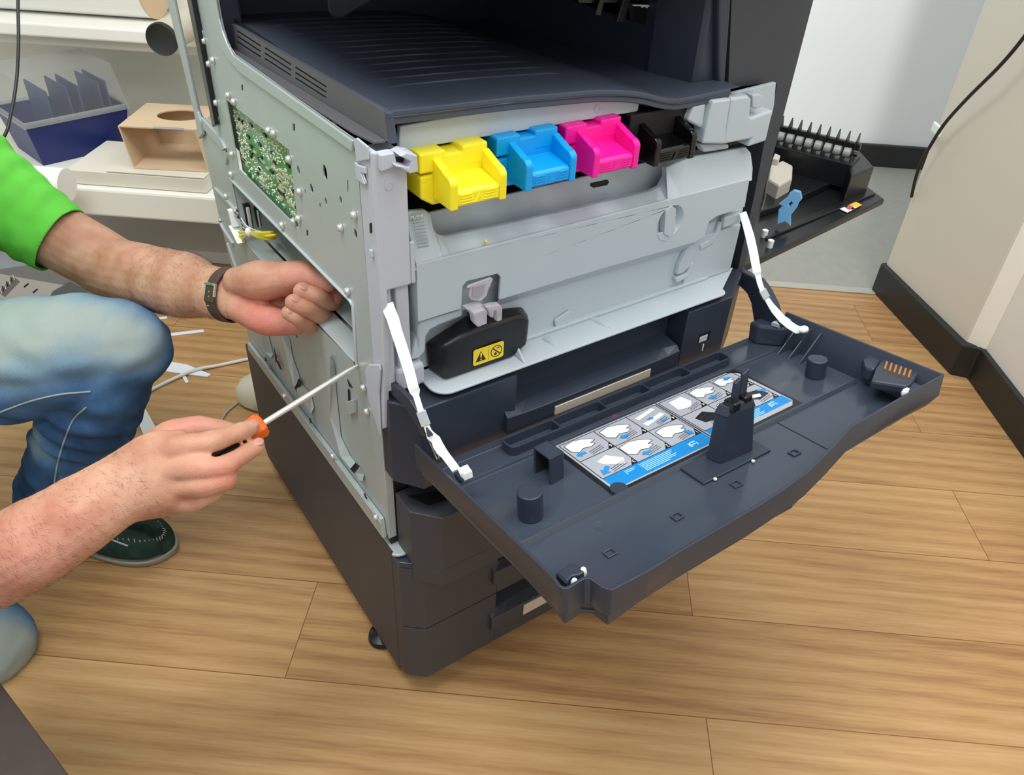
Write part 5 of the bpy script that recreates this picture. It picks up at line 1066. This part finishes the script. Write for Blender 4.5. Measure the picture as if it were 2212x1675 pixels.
# --- left hand
B.limb([P_(520, 636, 1.025), P_(575, 645, 1.02), P_(650, 648, 1.035)], [(0.031, 0.019), (0.041, 0.019), (0.036, 0.016)], flat=UPC)
B.limb([P_(520, 668, 1.012), P_(575, 690, 1.0), P_(640, 700, 1.005)], [(0.018, 0.018), (0.021, 0.020), (0.015, 0.016)])
B.limb([P_(515, 610, 1.008), P_(565, 606, 0.990), P_(618, 603, 0.985)], [0.020, 0.0265, 0.0215])
B.limb([P_(600, 600, 0.985), P_(645, 598, 0.980), P_(672, 602, 0.977), P_(700, 609, 0.975)], [0.0205, 0.0180, 0.0150, 0.0125])
B.limb([P_(610, 590, 1.03), P_(660, 585, 1.02), P_(700, 592, 1.005)], [0.015, 0.0135, 0.0115])
B.limb([P_(700, 592, 1.005), P_(722, 618, 0.995), P_(719, 640, 0.985)], [0.0115, 0.0105, 0.0098])
def finger(B, pts, r): B.limb([P_(*p) for p in pts], r, n=16)
LF = [([(655, 622, 1.04), (698, 634, 1.02), (717, 652, 1.0), (688, 643, 0.966), (653, 630, 0.958)], [0.013, 0.0132, 0.0118, 0.0116, 0.0112]),
      ([(640, 645, 1.04), (682, 664, 1.018), (697, 682, 0.998), (668, 668, 0.963), (635, 654, 0.956)], [0.013, 0.0130, 0.0118, 0.0114, 0.0110]),
      ([(620, 668, 1.04), (655, 690, 1.015), (669, 704, 0.996), (646, 690, 0.966), (624, 676, 0.960)], [0.012, 0.0108, 0.0102, 0.0098, 0.0092])]
LX = [([(690, 588, 1.014), (716, 610, 1.002), (723, 641, 0.986)], [0.0118, 0.0116, 0.0104]), ([(622, 600, 0.983), (668, 598, 0.972), (705, 610, 0.968)], [0.0205, 0.0160, 0.0128])]
# --- right forearm and hand
Rel = P_(-250, 1335, 0.88)
B.limb([Rel, P_(-60, 1240, 0.83), P_(60, 1180, 0.80), P_(160, 1120, 0.795), P_(250, 1064, 0.80), P_(330, 1020, 0.80)], [(0.05, 0.045), (0.049, 0.042), (0.0455, 0.038), (0.0415, 0.032), (0.0375, 0.026), (0.036, 0.022)], flat=UPC, n=22)
B.limb([P_(270, 1053, 0.802), P_(340, 1020, 0.797), P_(405, 1000, 0.796)], [(0.038, 0.021), (0.042, 0.020), (0.036, 0.017)], flat=UPC)
B.limb([P_(300, 1085, 0.81), P_(360, 1068, 0.808), P_(405, 1052, 0.805)], [0.020, 0.022, 0.018])
finger(B, [(330, 985, 0.797), (392, 967, 0.790), (455, 955, 0.792), (508, 937, 0.810), (541, 925, 0.828)], [0.012, 0.0138, 0.0115, 0.0100, 0.0090])
finger(B, [(340, 1020, 0.792), (415, 1010, 0.785), (474, 1010, 0.789), (521, 986, 0.808), (553, 966, 0.824)], [0.012, 0.0138, 0.0118, 0.0100, 0.0088])
finger(B, [(350, 1050, 0.797), (425, 1050, 0.790), (486, 1036, 0.795), (484, 1034, 0.822), (450, 1030, 0.838)], [0.012, 0.0130, 0.0112, 0.0105, 0.0095])
finger(B, [(345, 1075, 0.805), (408, 1082, 0.802), (462, 1062, 0.810), (460, 1055, 0.832), (430, 1045, 0.845)], [0.012, 0.0122, 0.0100, 0.0092, 0.0085])
finger(B, [(310, 990, 0.822), (370, 945, 0.838), (425, 928, 0.845), (470, 930, 0.842), (500, 936, 0.838)], [0.020, 0.0185, 0.0150, 0.0125, 0.0105])
B.limb([P_(330, 1010, 0.818), P_(390, 1000, 0.826), P_(410, 1020, 0.830)], [0.022, 0.021, 0.015])
# --- trunk, neck, head (outside the picture)
Rsh = P_(-520, 640, 0.86); chest = P_(-330, 640, 1.08); belly = P_(-330, 900, 1.16); neck = (Lsh + Rsh) / 2 + V((0.02, 0, 0.07))
B.limb([Lsh, (Lsh + Rsh) / 2 - V((0, 0, 0.02)), Rsh], [0.062, 0.075, 0.062]); B.limb([Rsh, P_(-420, 1000, 0.80), Rel], [0.062, 0.052, 0.049], n=20)
B.limb([(Lsh + Rsh) / 2, chest, belly], [0.08, 0.12, 0.13])
head = neck + V((0.035, -0.02, 0.17))
B.limb([(Lsh + Rsh) / 2, neck, head], [0.065, 0.055, 0.055]); fd = V((0.75, -0.45, -0.35)).normalized(); sd2 = V((fd.y, -fd.x, 0)).normalized(); ud = sd2.cross(fd)
B.ell(head, sd2 * 0.074, fd * 0.095, ud * 0.115, 18); B.limb([head + fd * 0.088 + ud * 0.02, head + fd * 0.112 - ud * 0.02], [0.009, 0.013]); B.ell(head + fd * 0.05 - ud * 0.075, sd2 * 0.05, fd * 0.045, ud * 0.035)
for s_ in (-1, 1): B.ell(head + sd2 * 0.076 * s_ - ud * 0.005, sd2 * 0.012, fd * 0.022, ud * 0.032, 10)
def skin_def(co, n):
    return co + n * (0.0009 * noise.noise(co * 38) + 0.00035 * noise.noise(co * 120))
def skin_mat():
    m = mat('skin', rgb(214, 160, 134), 0.48, spec=0.35, sss=0.12); nt = m.node_tree; p = nt.nodes['Principled BSDF']; N = nt.nodes.new; L = nt.links.new
    g = N('ShaderNodeNewGeometry'); at_ = N('ShaderNodeAttribute'); at_.attribute_name = 'ruddy'
    n = N('ShaderNodeTexNoise'); n.inputs['Scale'].default_value = 26; n.inputs['Detail'].default_value = 5; L(g.outputs['Position'], n.inputs['Vector'])
    r = N('ShaderNodeValToRGB'); r.color_ramp.elements[0].position = 0.3; r.color_ramp.elements[0].color = rgb(182, 126, 101); r.color_ramp.elements[1].position = 0.72; r.color_ramp.elements[1].color = rgb(212, 165, 139); L(n.outputs['Fac'], r.inputs['Fac'])
    mx = N('ShaderNodeMix'); mx.data_type = 'RGBA'; mx.inputs[7].default_value = rgb(206, 112, 102); L(at_.outputs['Fac'], mx.inputs[0]); L(r.outputs['Color'], mx.inputs[6]); L(mx.outputs[2], p.inputs['Base Color'])
    n2 = N('ShaderNodeTexNoise'); n2.inputs['Scale'].default_value = 420; n2.inputs['Detail'].default_value = 3; L(g.outputs['Position'], n2.inputs['Vector'])
    v = N('ShaderNodeTexVoronoi'); v.inputs['Scale'].default_value = 650; L(g.outputs['Position'], v.inputs['Vector'])
    ad = N('ShaderNodeMath'); ad.operation = 'ADD'; L(n2.outputs['Fac'], ad.inputs[0]); L(v.outputs['Distance'], ad.inputs[1])
    b = N('ShaderNodeBump'); b.inputs['Strength'].default_value = 0.25; b.inputs['Distance'].default_value = 0.0008; L(ad.outputs[0], b.inputs['Height']); L(b.outputs['Normal'], p.inputs['Normal'])
    return m
M_SKIN = skin_mat()
body = organic(B, 'body', M_SKIN, 0.0021, per, 4, skin_def)
bmx = bmesh.new(); bmx.from_mesh(body.data)
for pts, r in LF + LX:
    F = MB(); F.limb([P_(*p) for p in pts], r, n=22, sub=9); bmesh.ops.recalc_face_normals(F.bm, faces=F.bm.faces[:])
    for v in F.bm.verts: v.co = skin_def(v.co, v.normal)
    t = bpy.data.meshes.new('t'); F.bm.to_mesh(t); F.bm.free(); bmx.from_mesh(t); bpy.data.meshes.remove(t)
bmx.to_mesh(body.data); bmx.free(); body.data.polygons.foreach_set('use_smooth', [True] * len(body.data.polygons))
blobs(body, 'ruddy', [(P_(560, 690, 1.0), 0.030, 0.75), (P_(600, 700, 1.0), 0.025, 0.6), (P_(705, 610, 0.97), 0.014, 1.0), (P_(640, 600, 0.97), 0.028, 0.35), (P_(720, 635, 0.985), 0.014, 0.8), (P_(640, 630, 0.965), 0.010, 0.45), (P_(626, 652, 0.965), 0.010, 0.45), (P_(712, 655, 1.0), 0.012, 0.35), (P_(545, 926, 0.80), 0.012, 0.4), (P_(555, 965, 0.80), 0.012, 0.4), (P_(400, 925, 0.84), 0.03, 0.5), (P_(480, 1030, 0.79), 0.02, 0.5), (P_(300, 560, 1.15), 0.02, 0.2), (P_(60, 1200, 0.76), 0.06, 0.3), (P_(420, 1000, 0.77), 0.012, 0.3)])
hb = MB(); hb.ell(head + ud * 0.012 - fd * 0.012, sd2 * 0.079, fd * 0.092, ud * 0.112, 22)
hair = hb.build('hair', mat('short_dark_hair', rgb(58, 46, 40), 0.8, bump=0.6, bscale=500), per, smooth=60)
hx = bmesh.new(); hx.from_mesh(hair.data)
bmesh.ops.bisect_plane(hx, geom=hx.verts[:] + hx.edges[:] + hx.faces[:], plane_co=head + ud * 0.035 + fd * 0.035, plane_no=(fd * 0.9 - ud * 0.75).normalized(), clear_outer=True); hx.to_mesh(hair.data); hx.free()
for s_ in (-1, 1):
    ec = head + fd * 0.083 + sd2 * 0.031 * s_ + ud * 0.018
    ey = MB().ell(ec, sd2 * 0.013, fd * 0.009, ud * 0.008, 10).build('eye', mat('eye_white', rgb(232, 230, 226), 0.25) if s_ < 0 else bpy.data.materials['eye_white'], per, smooth=60)
    MB().ell(ec + fd * 0.0065 - ud * 0.001, sd2 * 0.0055, fd * 0.0035, ud * 0.0055, 10).build('iris', bpy.data.materials['short_dark_hair'], ey, smooth=60)
    MB().limb([ec + fd * 0.004 + ud * 0.017 - sd2 * 0.014, ec + fd * 0.008 + ud * 0.020, ec + fd * 0.001 + ud * 0.015 + sd2 * 0.014], [0.0022, 0.003, 0.002]).build('eyebrow', bpy.data.materials['short_dark_hair'], per, smooth=60)
MB().limb([head + fd * 0.088 - ud * 0.056 - sd2 * 0.022, head + fd * 0.097 - ud * 0.053, head + fd * 0.088 - ud * 0.056 + sd2 * 0.022], [0.003, 0.0055, 0.003]).build('lips', mat('lip', rgb(176, 102, 92), 0.5), per, smooth=60)
# fingernails
M_NAIL = mat('nail', rgb(196, 142, 128), 0.35)
def nail(c, t, up, L_, W_):
    c = V(c); t = V(t).normalized(); up = V(up); up = (up - t * up.dot(t)).normalized(); s_ = t.cross(up)
    MB().ell(c, t * L_, s_ * W_, up * 0.0014, 10).build('fingernail', M_NAIL, per, smooth=60)
for (pts, r), dd in zip(LF, (0.0072, 0.0070, 0.0058)):
    A, C_ = P_(*pts[-2]), P_(*pts[-1]); t = (C_ - A).normalized(); up = -FWD * 0.75 + UPC * 0.55; up = (up - t * up.dot(t)).normalized(); nail(C_ + t * 0.0005 + up * (r[-1] * 0.94), t, up, dd, 0.0062)
for (a, b_, cc) in (((508, 937, 0.810), (541, 925, 0.828), 0.0090), ((521, 986, 0.808), (553, 966, 0.824), 0.0088)):
    A, C_ = P_(*a), P_(*b_); t = (C_ - A).normalized(); up = -FWD + UPC * 0.25; up = (up - t * up.dot(t)).normalized(); nail(C_ + t * 0.0015 + up * (cc * 0.90), t, up, 0.0062, 0.0052)
# arm hair
M_HAIR = mat('body_hair', rgb(64, 46, 36), 0.6)
rnd = random.Random(11); mb = MB(); cnt = 0
arm_axes = [((P_(330, 600, 1.17)), Lfm, 0), (Lfm, Lwr, 0), (P_(-30, 1225, 0.82), P_(160, 1120, 0.795), 1), (P_(160, 1120, 0.795), P_(330, 1030, 0.80), 1)]
vs = body.data.vertices; idx = list(range(len(vs))); rnd.shuffle(idx)
for i in idx:
    if cnt > 2200: break
    c = vs[i].co
    for A, C_, k in arm_axes:
        ab_ = C_ - A; t = (c - A).dot(ab_) / ab_.length_squared
        if 0 <= t <= 1 and (c - (A + ab_ * t)).length < 0.075:
            n = vs[i].normal
            if n.dot(-FWD) < -0.35: continue
            wgt = (0.25 + 0.75 * abs(n.dot(UPC))) if k == 0 else 0.6
            if rnd.random() > wgt: continue
            d = (ab_.normalized() * 0.6 - UPC * (0.5 if k else 0.2) + V((rnd.uniform(-.4, .4), rnd.uniform(-.4, .4), rnd.uniform(-.4, .4)))).normalized(); d = (d - n * d.dot(n)).normalized()
            l = rnd.uniform(0.005, 0.010); p1 = c + d * l * 0.5 + n * 0.0016; p2 = c + d * l + n * 0.0018
            mb.tube([c - n * 0.0004, p1, p2], [0.00009, 0.00008, 0.00003], 3); cnt += 1; break
mb.build('arm_hair', M_HAIR, per, stuff=True)
# --- watch on the left wrist
wax = (Lfm - Lwr).normalized(); wc = P_(497, 638, 1.033); wu = (UPC - wax * UPC.dot(wax)).normalized(); wv = wax.cross(wu)
def wring(o, grow): return [wc + wax * o + wu * ((0.0335 + grow) * math.cos(a)) + wv * ((0.0262 + grow) * math.sin(a)) for a in [k * PI / 20 for k in range(40)]]
M_LEATH = mat('brown_leather', rgb(74, 54, 46), 0.55, bump=0.2, bscale=900)
st = MB().loft([wring(-0.0105, 0.0), wring(-0.0105, 0.0026), wring(0.0105, 0.0036), wring(0.0105, 0.0)], cap=False).build('watch_strap', M_LEATH, per, bevel=0.0006, smooth=50)
fside = -wv if (-wv).dot(-FWD) > 0 else wv
bc = wc + fside * 0.0282 + wu * 0.008
for s_ in (-1, 1): MB().obox(bc + wax * 0.0122 * s_ - wu * 0.004, wax * 0.0012, wu * 0.008, fside * 0.0018).build('buckle', M_METAL2, st, bevel=0.0008)
MB().obox(bc + wu * 0.004, wax * 0.0132, wu * 0.0016, fside * 0.0022).build('buckle', M_METAL2, st, bevel=0.0008)
MB().obox(bc - wu * 0.016, wax * 0.0118, wu * 0.0035, fside * 0.0016).build('strap_keeper', M_LEATH, st, bevel=0.001)
for k in range(4): MB().lathe(bc - wu * (0.006 + 0.006 * k) + fside * 0.0012, fside, [(0.0009, -0.001), (0.0009, 0.0003), (0.0002, 0.0004)], 8).build('strap_hole', mat('hole_beige', rgb(190, 170, 150), 0.6) if k == 0 else bpy.data.materials['hole_beige'], st)
MB().lathe(wc - fside * 0.027, -fside, [(0.017, 0), (0.018, 0.004), (0.016, 0.007), (0.001, 0.007)], 24).build('watch_case', M_METAL2, st, smooth=40)
# --- green shirt
S = MB()
S.limb([P_(118, 507, 1.212), P_(60, 470, 1.205), P_(-10, 425, 1.195), Lsh], [0.0585, 0.066, 0.074, 0.078], n=26)
S.limb([Lsh, (Lsh + Rsh) / 2 - V((0, 0, 0.03)), Rsh], [0.078, 0.095, 0.076]); S.limb([Rsh, P_(-455, 860, 0.82)], [0.078, 0.064])
S.limb([(Lsh + Rsh) / 2, chest, belly], [0.1, 0.145, 0.15]); S.limb([P_(-90, 400, 1.19), P_(-260, 520, 1.12)], [0.075, 0.12])
hemA = P_(118, 507, 1.212); hemD = (P_(118, 507, 1.212) - P_(20, 445, 1.20)).normalized()
def shirt_def(co, n):
    t = (co - hemA).dot(hemD)
    f = math.sin(t * 190 + 2.2 * noise.noise(co * 14)) * max(0, min(1, -t / 0.02)) * 0.0016
    return co + n * (f + 0.0055 * noise.noise(co * 17) + 0.0022 * noise.noise(co * 45))
M_GREEN = mat('green_jersey', rgb(112, 216, 80), 0.8, spec=0.2, bump=0.25, bscale=1400)
# open the sleeve end: cut the rounded tip off past the hem
shirt = organic(S, 'shirt', M_GREEN, 0.005, per, 6, shirt_def)
bmx = bmesh.new(); bmx.from_mesh(shirt.data)
near = [f for f in bmx.faces if (f.calc_center_median() - hemA).length < 0.13]
ge = set(near)
for f in near: ge.update(f.verts); ge.update(f.edges)
bmesh.ops.bisect_plane(bmx, geom=list(ge), plane_co=hemA + hemD * 0.012, plane_no=hemD, clear_outer=True); bmx.to_mesh(shirt.data); bmx.free()
so_ = shirt.modifiers.new('thickness', 'SOLIDIFY'); so_.thickness = 0.0022; so_.offset = -1
# --- jeans
J = MB()
Lhip = P_(-420, 860, 1.15); Lkn = P_(262, 748, 1.125); Lan = P_(118, 1085, 1.345); Rkn = P_(-30, 1395, 1.19); Rhip = P_(-620, 1180, 1.0); Ran = P_(-420, 1340, 1.40)
J.limb([Lhip, P_(-60, 795, 1.13), P_(130, 762, 1.115), Lkn], [0.095, 0.088, 0.082, 0.068], n=26)
J.limb([P_(235, 758, 1.125), P_(215, 850, 1.16), P_(165, 960, 1.24), P_(128, 1060, 1.32)], [0.070, 0.066, 0.069, 0.066], n=26)
J.limb([Rkn, P_(-300, 1300, 1.1), Rhip], [0.068, 0.08, 0.095], n=24); J.limb([Rkn, P_(-250, 1370, 1.32), Ran], [0.066, 0.062, 0.055], n=22)
J.limb([Lhip, (Lhip + Rhip) / 2 + V((0, 0, 0.03)), Rhip], [0.11, 0.14, 0.11])
kback = P_(120, 880, 1.17)
def jean_def(co, n):
    d = (co - kback).length
    w_ = math.exp(-(d / 0.11) ** 2)
    f = w_ * 0.007 * math.sin(co.z * 130 + co.x * 70 + 5 * noise.noise(co * 9))
    d2 = (co - Lan).length; f += math.exp(-(d2 / 0.10) ** 2) * 0.006 * math.sin(co.z * 210 + 3 * noise.noise(co * 13))
    q = co.copy(); return co + n * (f + 0.008 * noise.noise(co * 9) + 0.0035 * noise.noise(V((co.x * 22, co.y * 22, co.z * 40))))
def denim_mat():
    m = mat('denim', rgb(90, 120, 150), 0.85, spec=0.15); nt = m.node_tree; p = nt.nodes['Principled BSDF']; N = nt.nodes.new; L = nt.links.new
    g = N('ShaderNodeNewGeometry'); a = N('ShaderNodeAttribute'); a.attribute_name = 'fade'
    n = N('ShaderNodeTexNoise'); n.inputs['Scale'].default_value = 18; n.inputs['Detail'].default_value = 6; n.inputs['Distortion'].default_value = 0.5; L(g.outputs['Position'], n.inputs['Vector'])
    n3 = N('ShaderNodeTexNoise'); n3.inputs['Scale'].default_value = 1100; n3.inputs['Detail'].default_value = 2; L(g.outputs['Position'], n3.inputs['Vector'])
    m1 = N('ShaderNodeMath'); m1.operation = 'MULTIPLY_ADD'; m1.inputs[1].default_value = 0.42; L(n.outputs['Fac'], m1.inputs[0]); L(a.outputs['Fac'], m1.inputs[2])
    m2 = N('ShaderNodeMath'); m2.operation = 'MULTIPLY_ADD'; m2.inputs[1].default_value = 0.22; L(n3.outputs['Fac'], m2.inputs[0]); L(m1.outputs[0], m2.inputs[2])
    r = N('ShaderNodeValToRGB'); e = r.color_ramp.elements; e[0].position = 0.22; e[0].color = rgb(34, 58, 96); e[1].position = 1.15 if False else 1.0; e[1].color = rgb(158, 170, 166)
    k = e.new(0.5); k.color = rgb(74, 112, 156); k = e.new(0.75); k.color = rgb(124, 152, 172)
    L(m2.outputs[0], r.inputs['Fac']); L(r.outputs['Color'], p.inputs['Base Color'])
    w_ = N('ShaderNodeTexWave'); w_.inputs['Scale'].default_value = 260; w_.bands_direction = 'DIAGONAL'; L(g.outputs['Position'], w_.inputs['Vector'])
    b = N('ShaderNodeBump'); b.inputs['Strength'].default_value = 0.2; b.inputs['Distance'].default_value = 0.001; L(w_.outputs['Fac'], b.inputs['Height']); L(b.outputs['Normal'], p.inputs['Normal'])
    return m
jeans = organic(J, 'jeans', denim_mat(), 0.0055, per, 5, jean_def)
blobs(jeans, 'fade', [(P_(120, 690, 1.05), 0.085, 0.42), (P_(0, 700, 1.05), 0.09, 0.42), (P_(262, 700, 1.06), 0.065, 0.42), (P_(318, 760, 1.1), 0.04, 0.35), (P_(-120, 720, 1.06), 0.10, 0.42), (P_(105, 945, 1.19), 0.038, 0.6), (P_(110, 920, 1.18), 0.03, 0.3), (P_(40, 1440, 1.15), 0.07, 0.75), (P_(0, 1400, 1.13), 0.07, 0.5), (P_(190, 900, 1.16), 0.025, 0.15)], 0.0)
# seams
M_STITCH = mat('denim_stitch', rgb(150, 160, 160), 0.8)
bpy.context.view_layer.update()
def seam(pix, name='seam', r=0.0013):
    sp = []
    for q in curve_pts([V((u, v, 0)) for u, v, d in pix], 8):
        ok, c, n, i = jeans.ray_cast(CAM_POS, ray(q.x, q.y).normalized())
        if ok: sp.append(c + n * 0.0008)
    MB().tube(sp, r, 6).build(name, M_STITCH, jeans, smooth=60)
seam([(0, 890, 1.05), (60, 868, 1.07), (130, 852, 1.09), (196, 846, 1.09)])
seam([(186, 880, 1.09), (160, 905, 1.11), (140, 950, 1.16), (125, 1000, 1.2), (116, 1055, 1.25)])
# --- shoe of the left foot
toe = at(384, 1192, z=0.0); heel = at(70, 1150, z=0.0); fdx = (toe - heel); fdx.z = 0; LS = 0.285; fdx.normalize(); heel = toe - fdx * LS; sdx = V((fdx.y, -fdx.x, 0))
def sring(z, prof, s=1.0, dz=None):
    return [heel + fdx * (LS * x) + sdx * (y * s) + V((0, 0, z if dz is None else dz(x))) for x, y in prof]
half_ = [(0.0, 0.0), (0.02, 0.022), (0.08, 0.033), (0.25, 0.036), (0.45, 0.038), (0.62, 0.047), (0.76, 0.050), (0.88, 0.043), (0.96, 0.026), (1.0, 0.006)]
half_ = [(p.x, max(p.y, 0)) for p in curve_pts([V((x, y, 0)) for x, y in half_], 4)]
prof = half_ + [(x, -y) for x, y in half_[::-1] if y > 0.0005]
shoe = MB().loft([sring(0.0008, prof, 0.93), sring(0.004, prof, 0.97), sring(0.011, prof, 0.99), sring(0.0125, prof, 0.95)]).build('shoe', mat('rubber_sole', rgb(150, 146, 132), 0.6), per, bevel=0.002, smooth=50)
hgt = lambda x, t: 0.011 + t * (0.030 + 0.045 * max(0, min(1, (0.86 - x) / 0.5)) + (0.016 * max(0, 1 - abs(x - 0.8) / 0.2)) - (0.018 if x > 0.965 else 0))
rg = []
for t, s_ in ((0, 0.96), (0.35, 1.0), (0.7, 0.90), (0.9, 0.68), (1.0, 0.35)):
    rg.append([heel + fdx * (LS * (0.5 + (x - 0.5) * (0.985 - 0.05 * t))) + sdx * (y * s_) + V((0, 0, hgt(x, t))) for x, y in prof])
M_SUEDE = mat('dark_green_suede', rgb(44, 62, 56), 0.9, spec=0.1, bump=0.3, bscale=700, var=0.25, vscale=60)
up_ = MB().loft(rg).build('upper', M_SUEDE, shoe, smooth=60)
sb2 = up_.modifiers.new('sub', 'SUBSURF'); sb2.levels = 1; sb2.render_levels = 2
M_THR = mat('pale_thread', rgb(170, 170, 140), 0.8)
cpv = []
for k in range(27):
    a = -0.65 * PI / 2 * 2 + k / 26 * 1.3 * PI
    x = 0.70 + 0.245 * math.cos(a * 0.5 / 0.65 * 0.66) if False else 0.66 + 0.28 * math.cos(a / 1.3)
    y = 0.036 * math.sin(a / 1.3); cpv.append((x, y))
for k, (x, y) in enumerate(cpv):
    c = heel + fdx * (LS * x) + sdx * y + V((0, 0, hgt(x, 0.86) - 0.002))
    d = (sdx * (1 if y > 0 else -1) * 0.5 + V((0, 0, -0.6)) + fdx * 0.3).normalized(); MB().tube([c - d * 0.003 + V((0, 0, .001)), c + V((0, 0, 0.002)), c + d * 0.003], 0.0009, 5).build('stitch', M_THR, up_)
lc = curve_pts([heel + fdx * (LS * 0.55) + sdx * 0.030 + V((0, 0, 0.072)), heel + fdx * (LS * 0.64) + sdx * 0.036 + V((0, 0, 0.062)), heel + fdx * (LS * 0.72) + sdx * 0.040 + V((0, 0, 0.057)), heel + fdx * (LS * 0.80) + sdx * 0.042 + V((0, 0, 0.051))])
MB().tube(lc, 0.0016, 6).build('lace', mat('grey_lace', rgb(176, 176, 168), 0.8), shoe, smooth=60)
lc = curve_pts([heel + fdx * (LS * 0.50) + sdx * 0.040 + V((0, 0, 0.030)), heel + fdx * (LS * 0.42) + sdx * 0.052 + V((0, 0, 0.014)), heel + fdx * (LS * 0.34) + sdx * 0.050 + V((0, 0, 0.008)), heel + fdx * (LS * 0.30) + sdx * 0.040 + V((0, 0, 0.020))])
MB().tube(lc, 0.0016, 6).build('lace', bpy.data.materials['grey_lace'], shoe, smooth=60)
# sock / ankle inside the trouser leg
# --- right shoe behind the kneeling knee (out of frame)
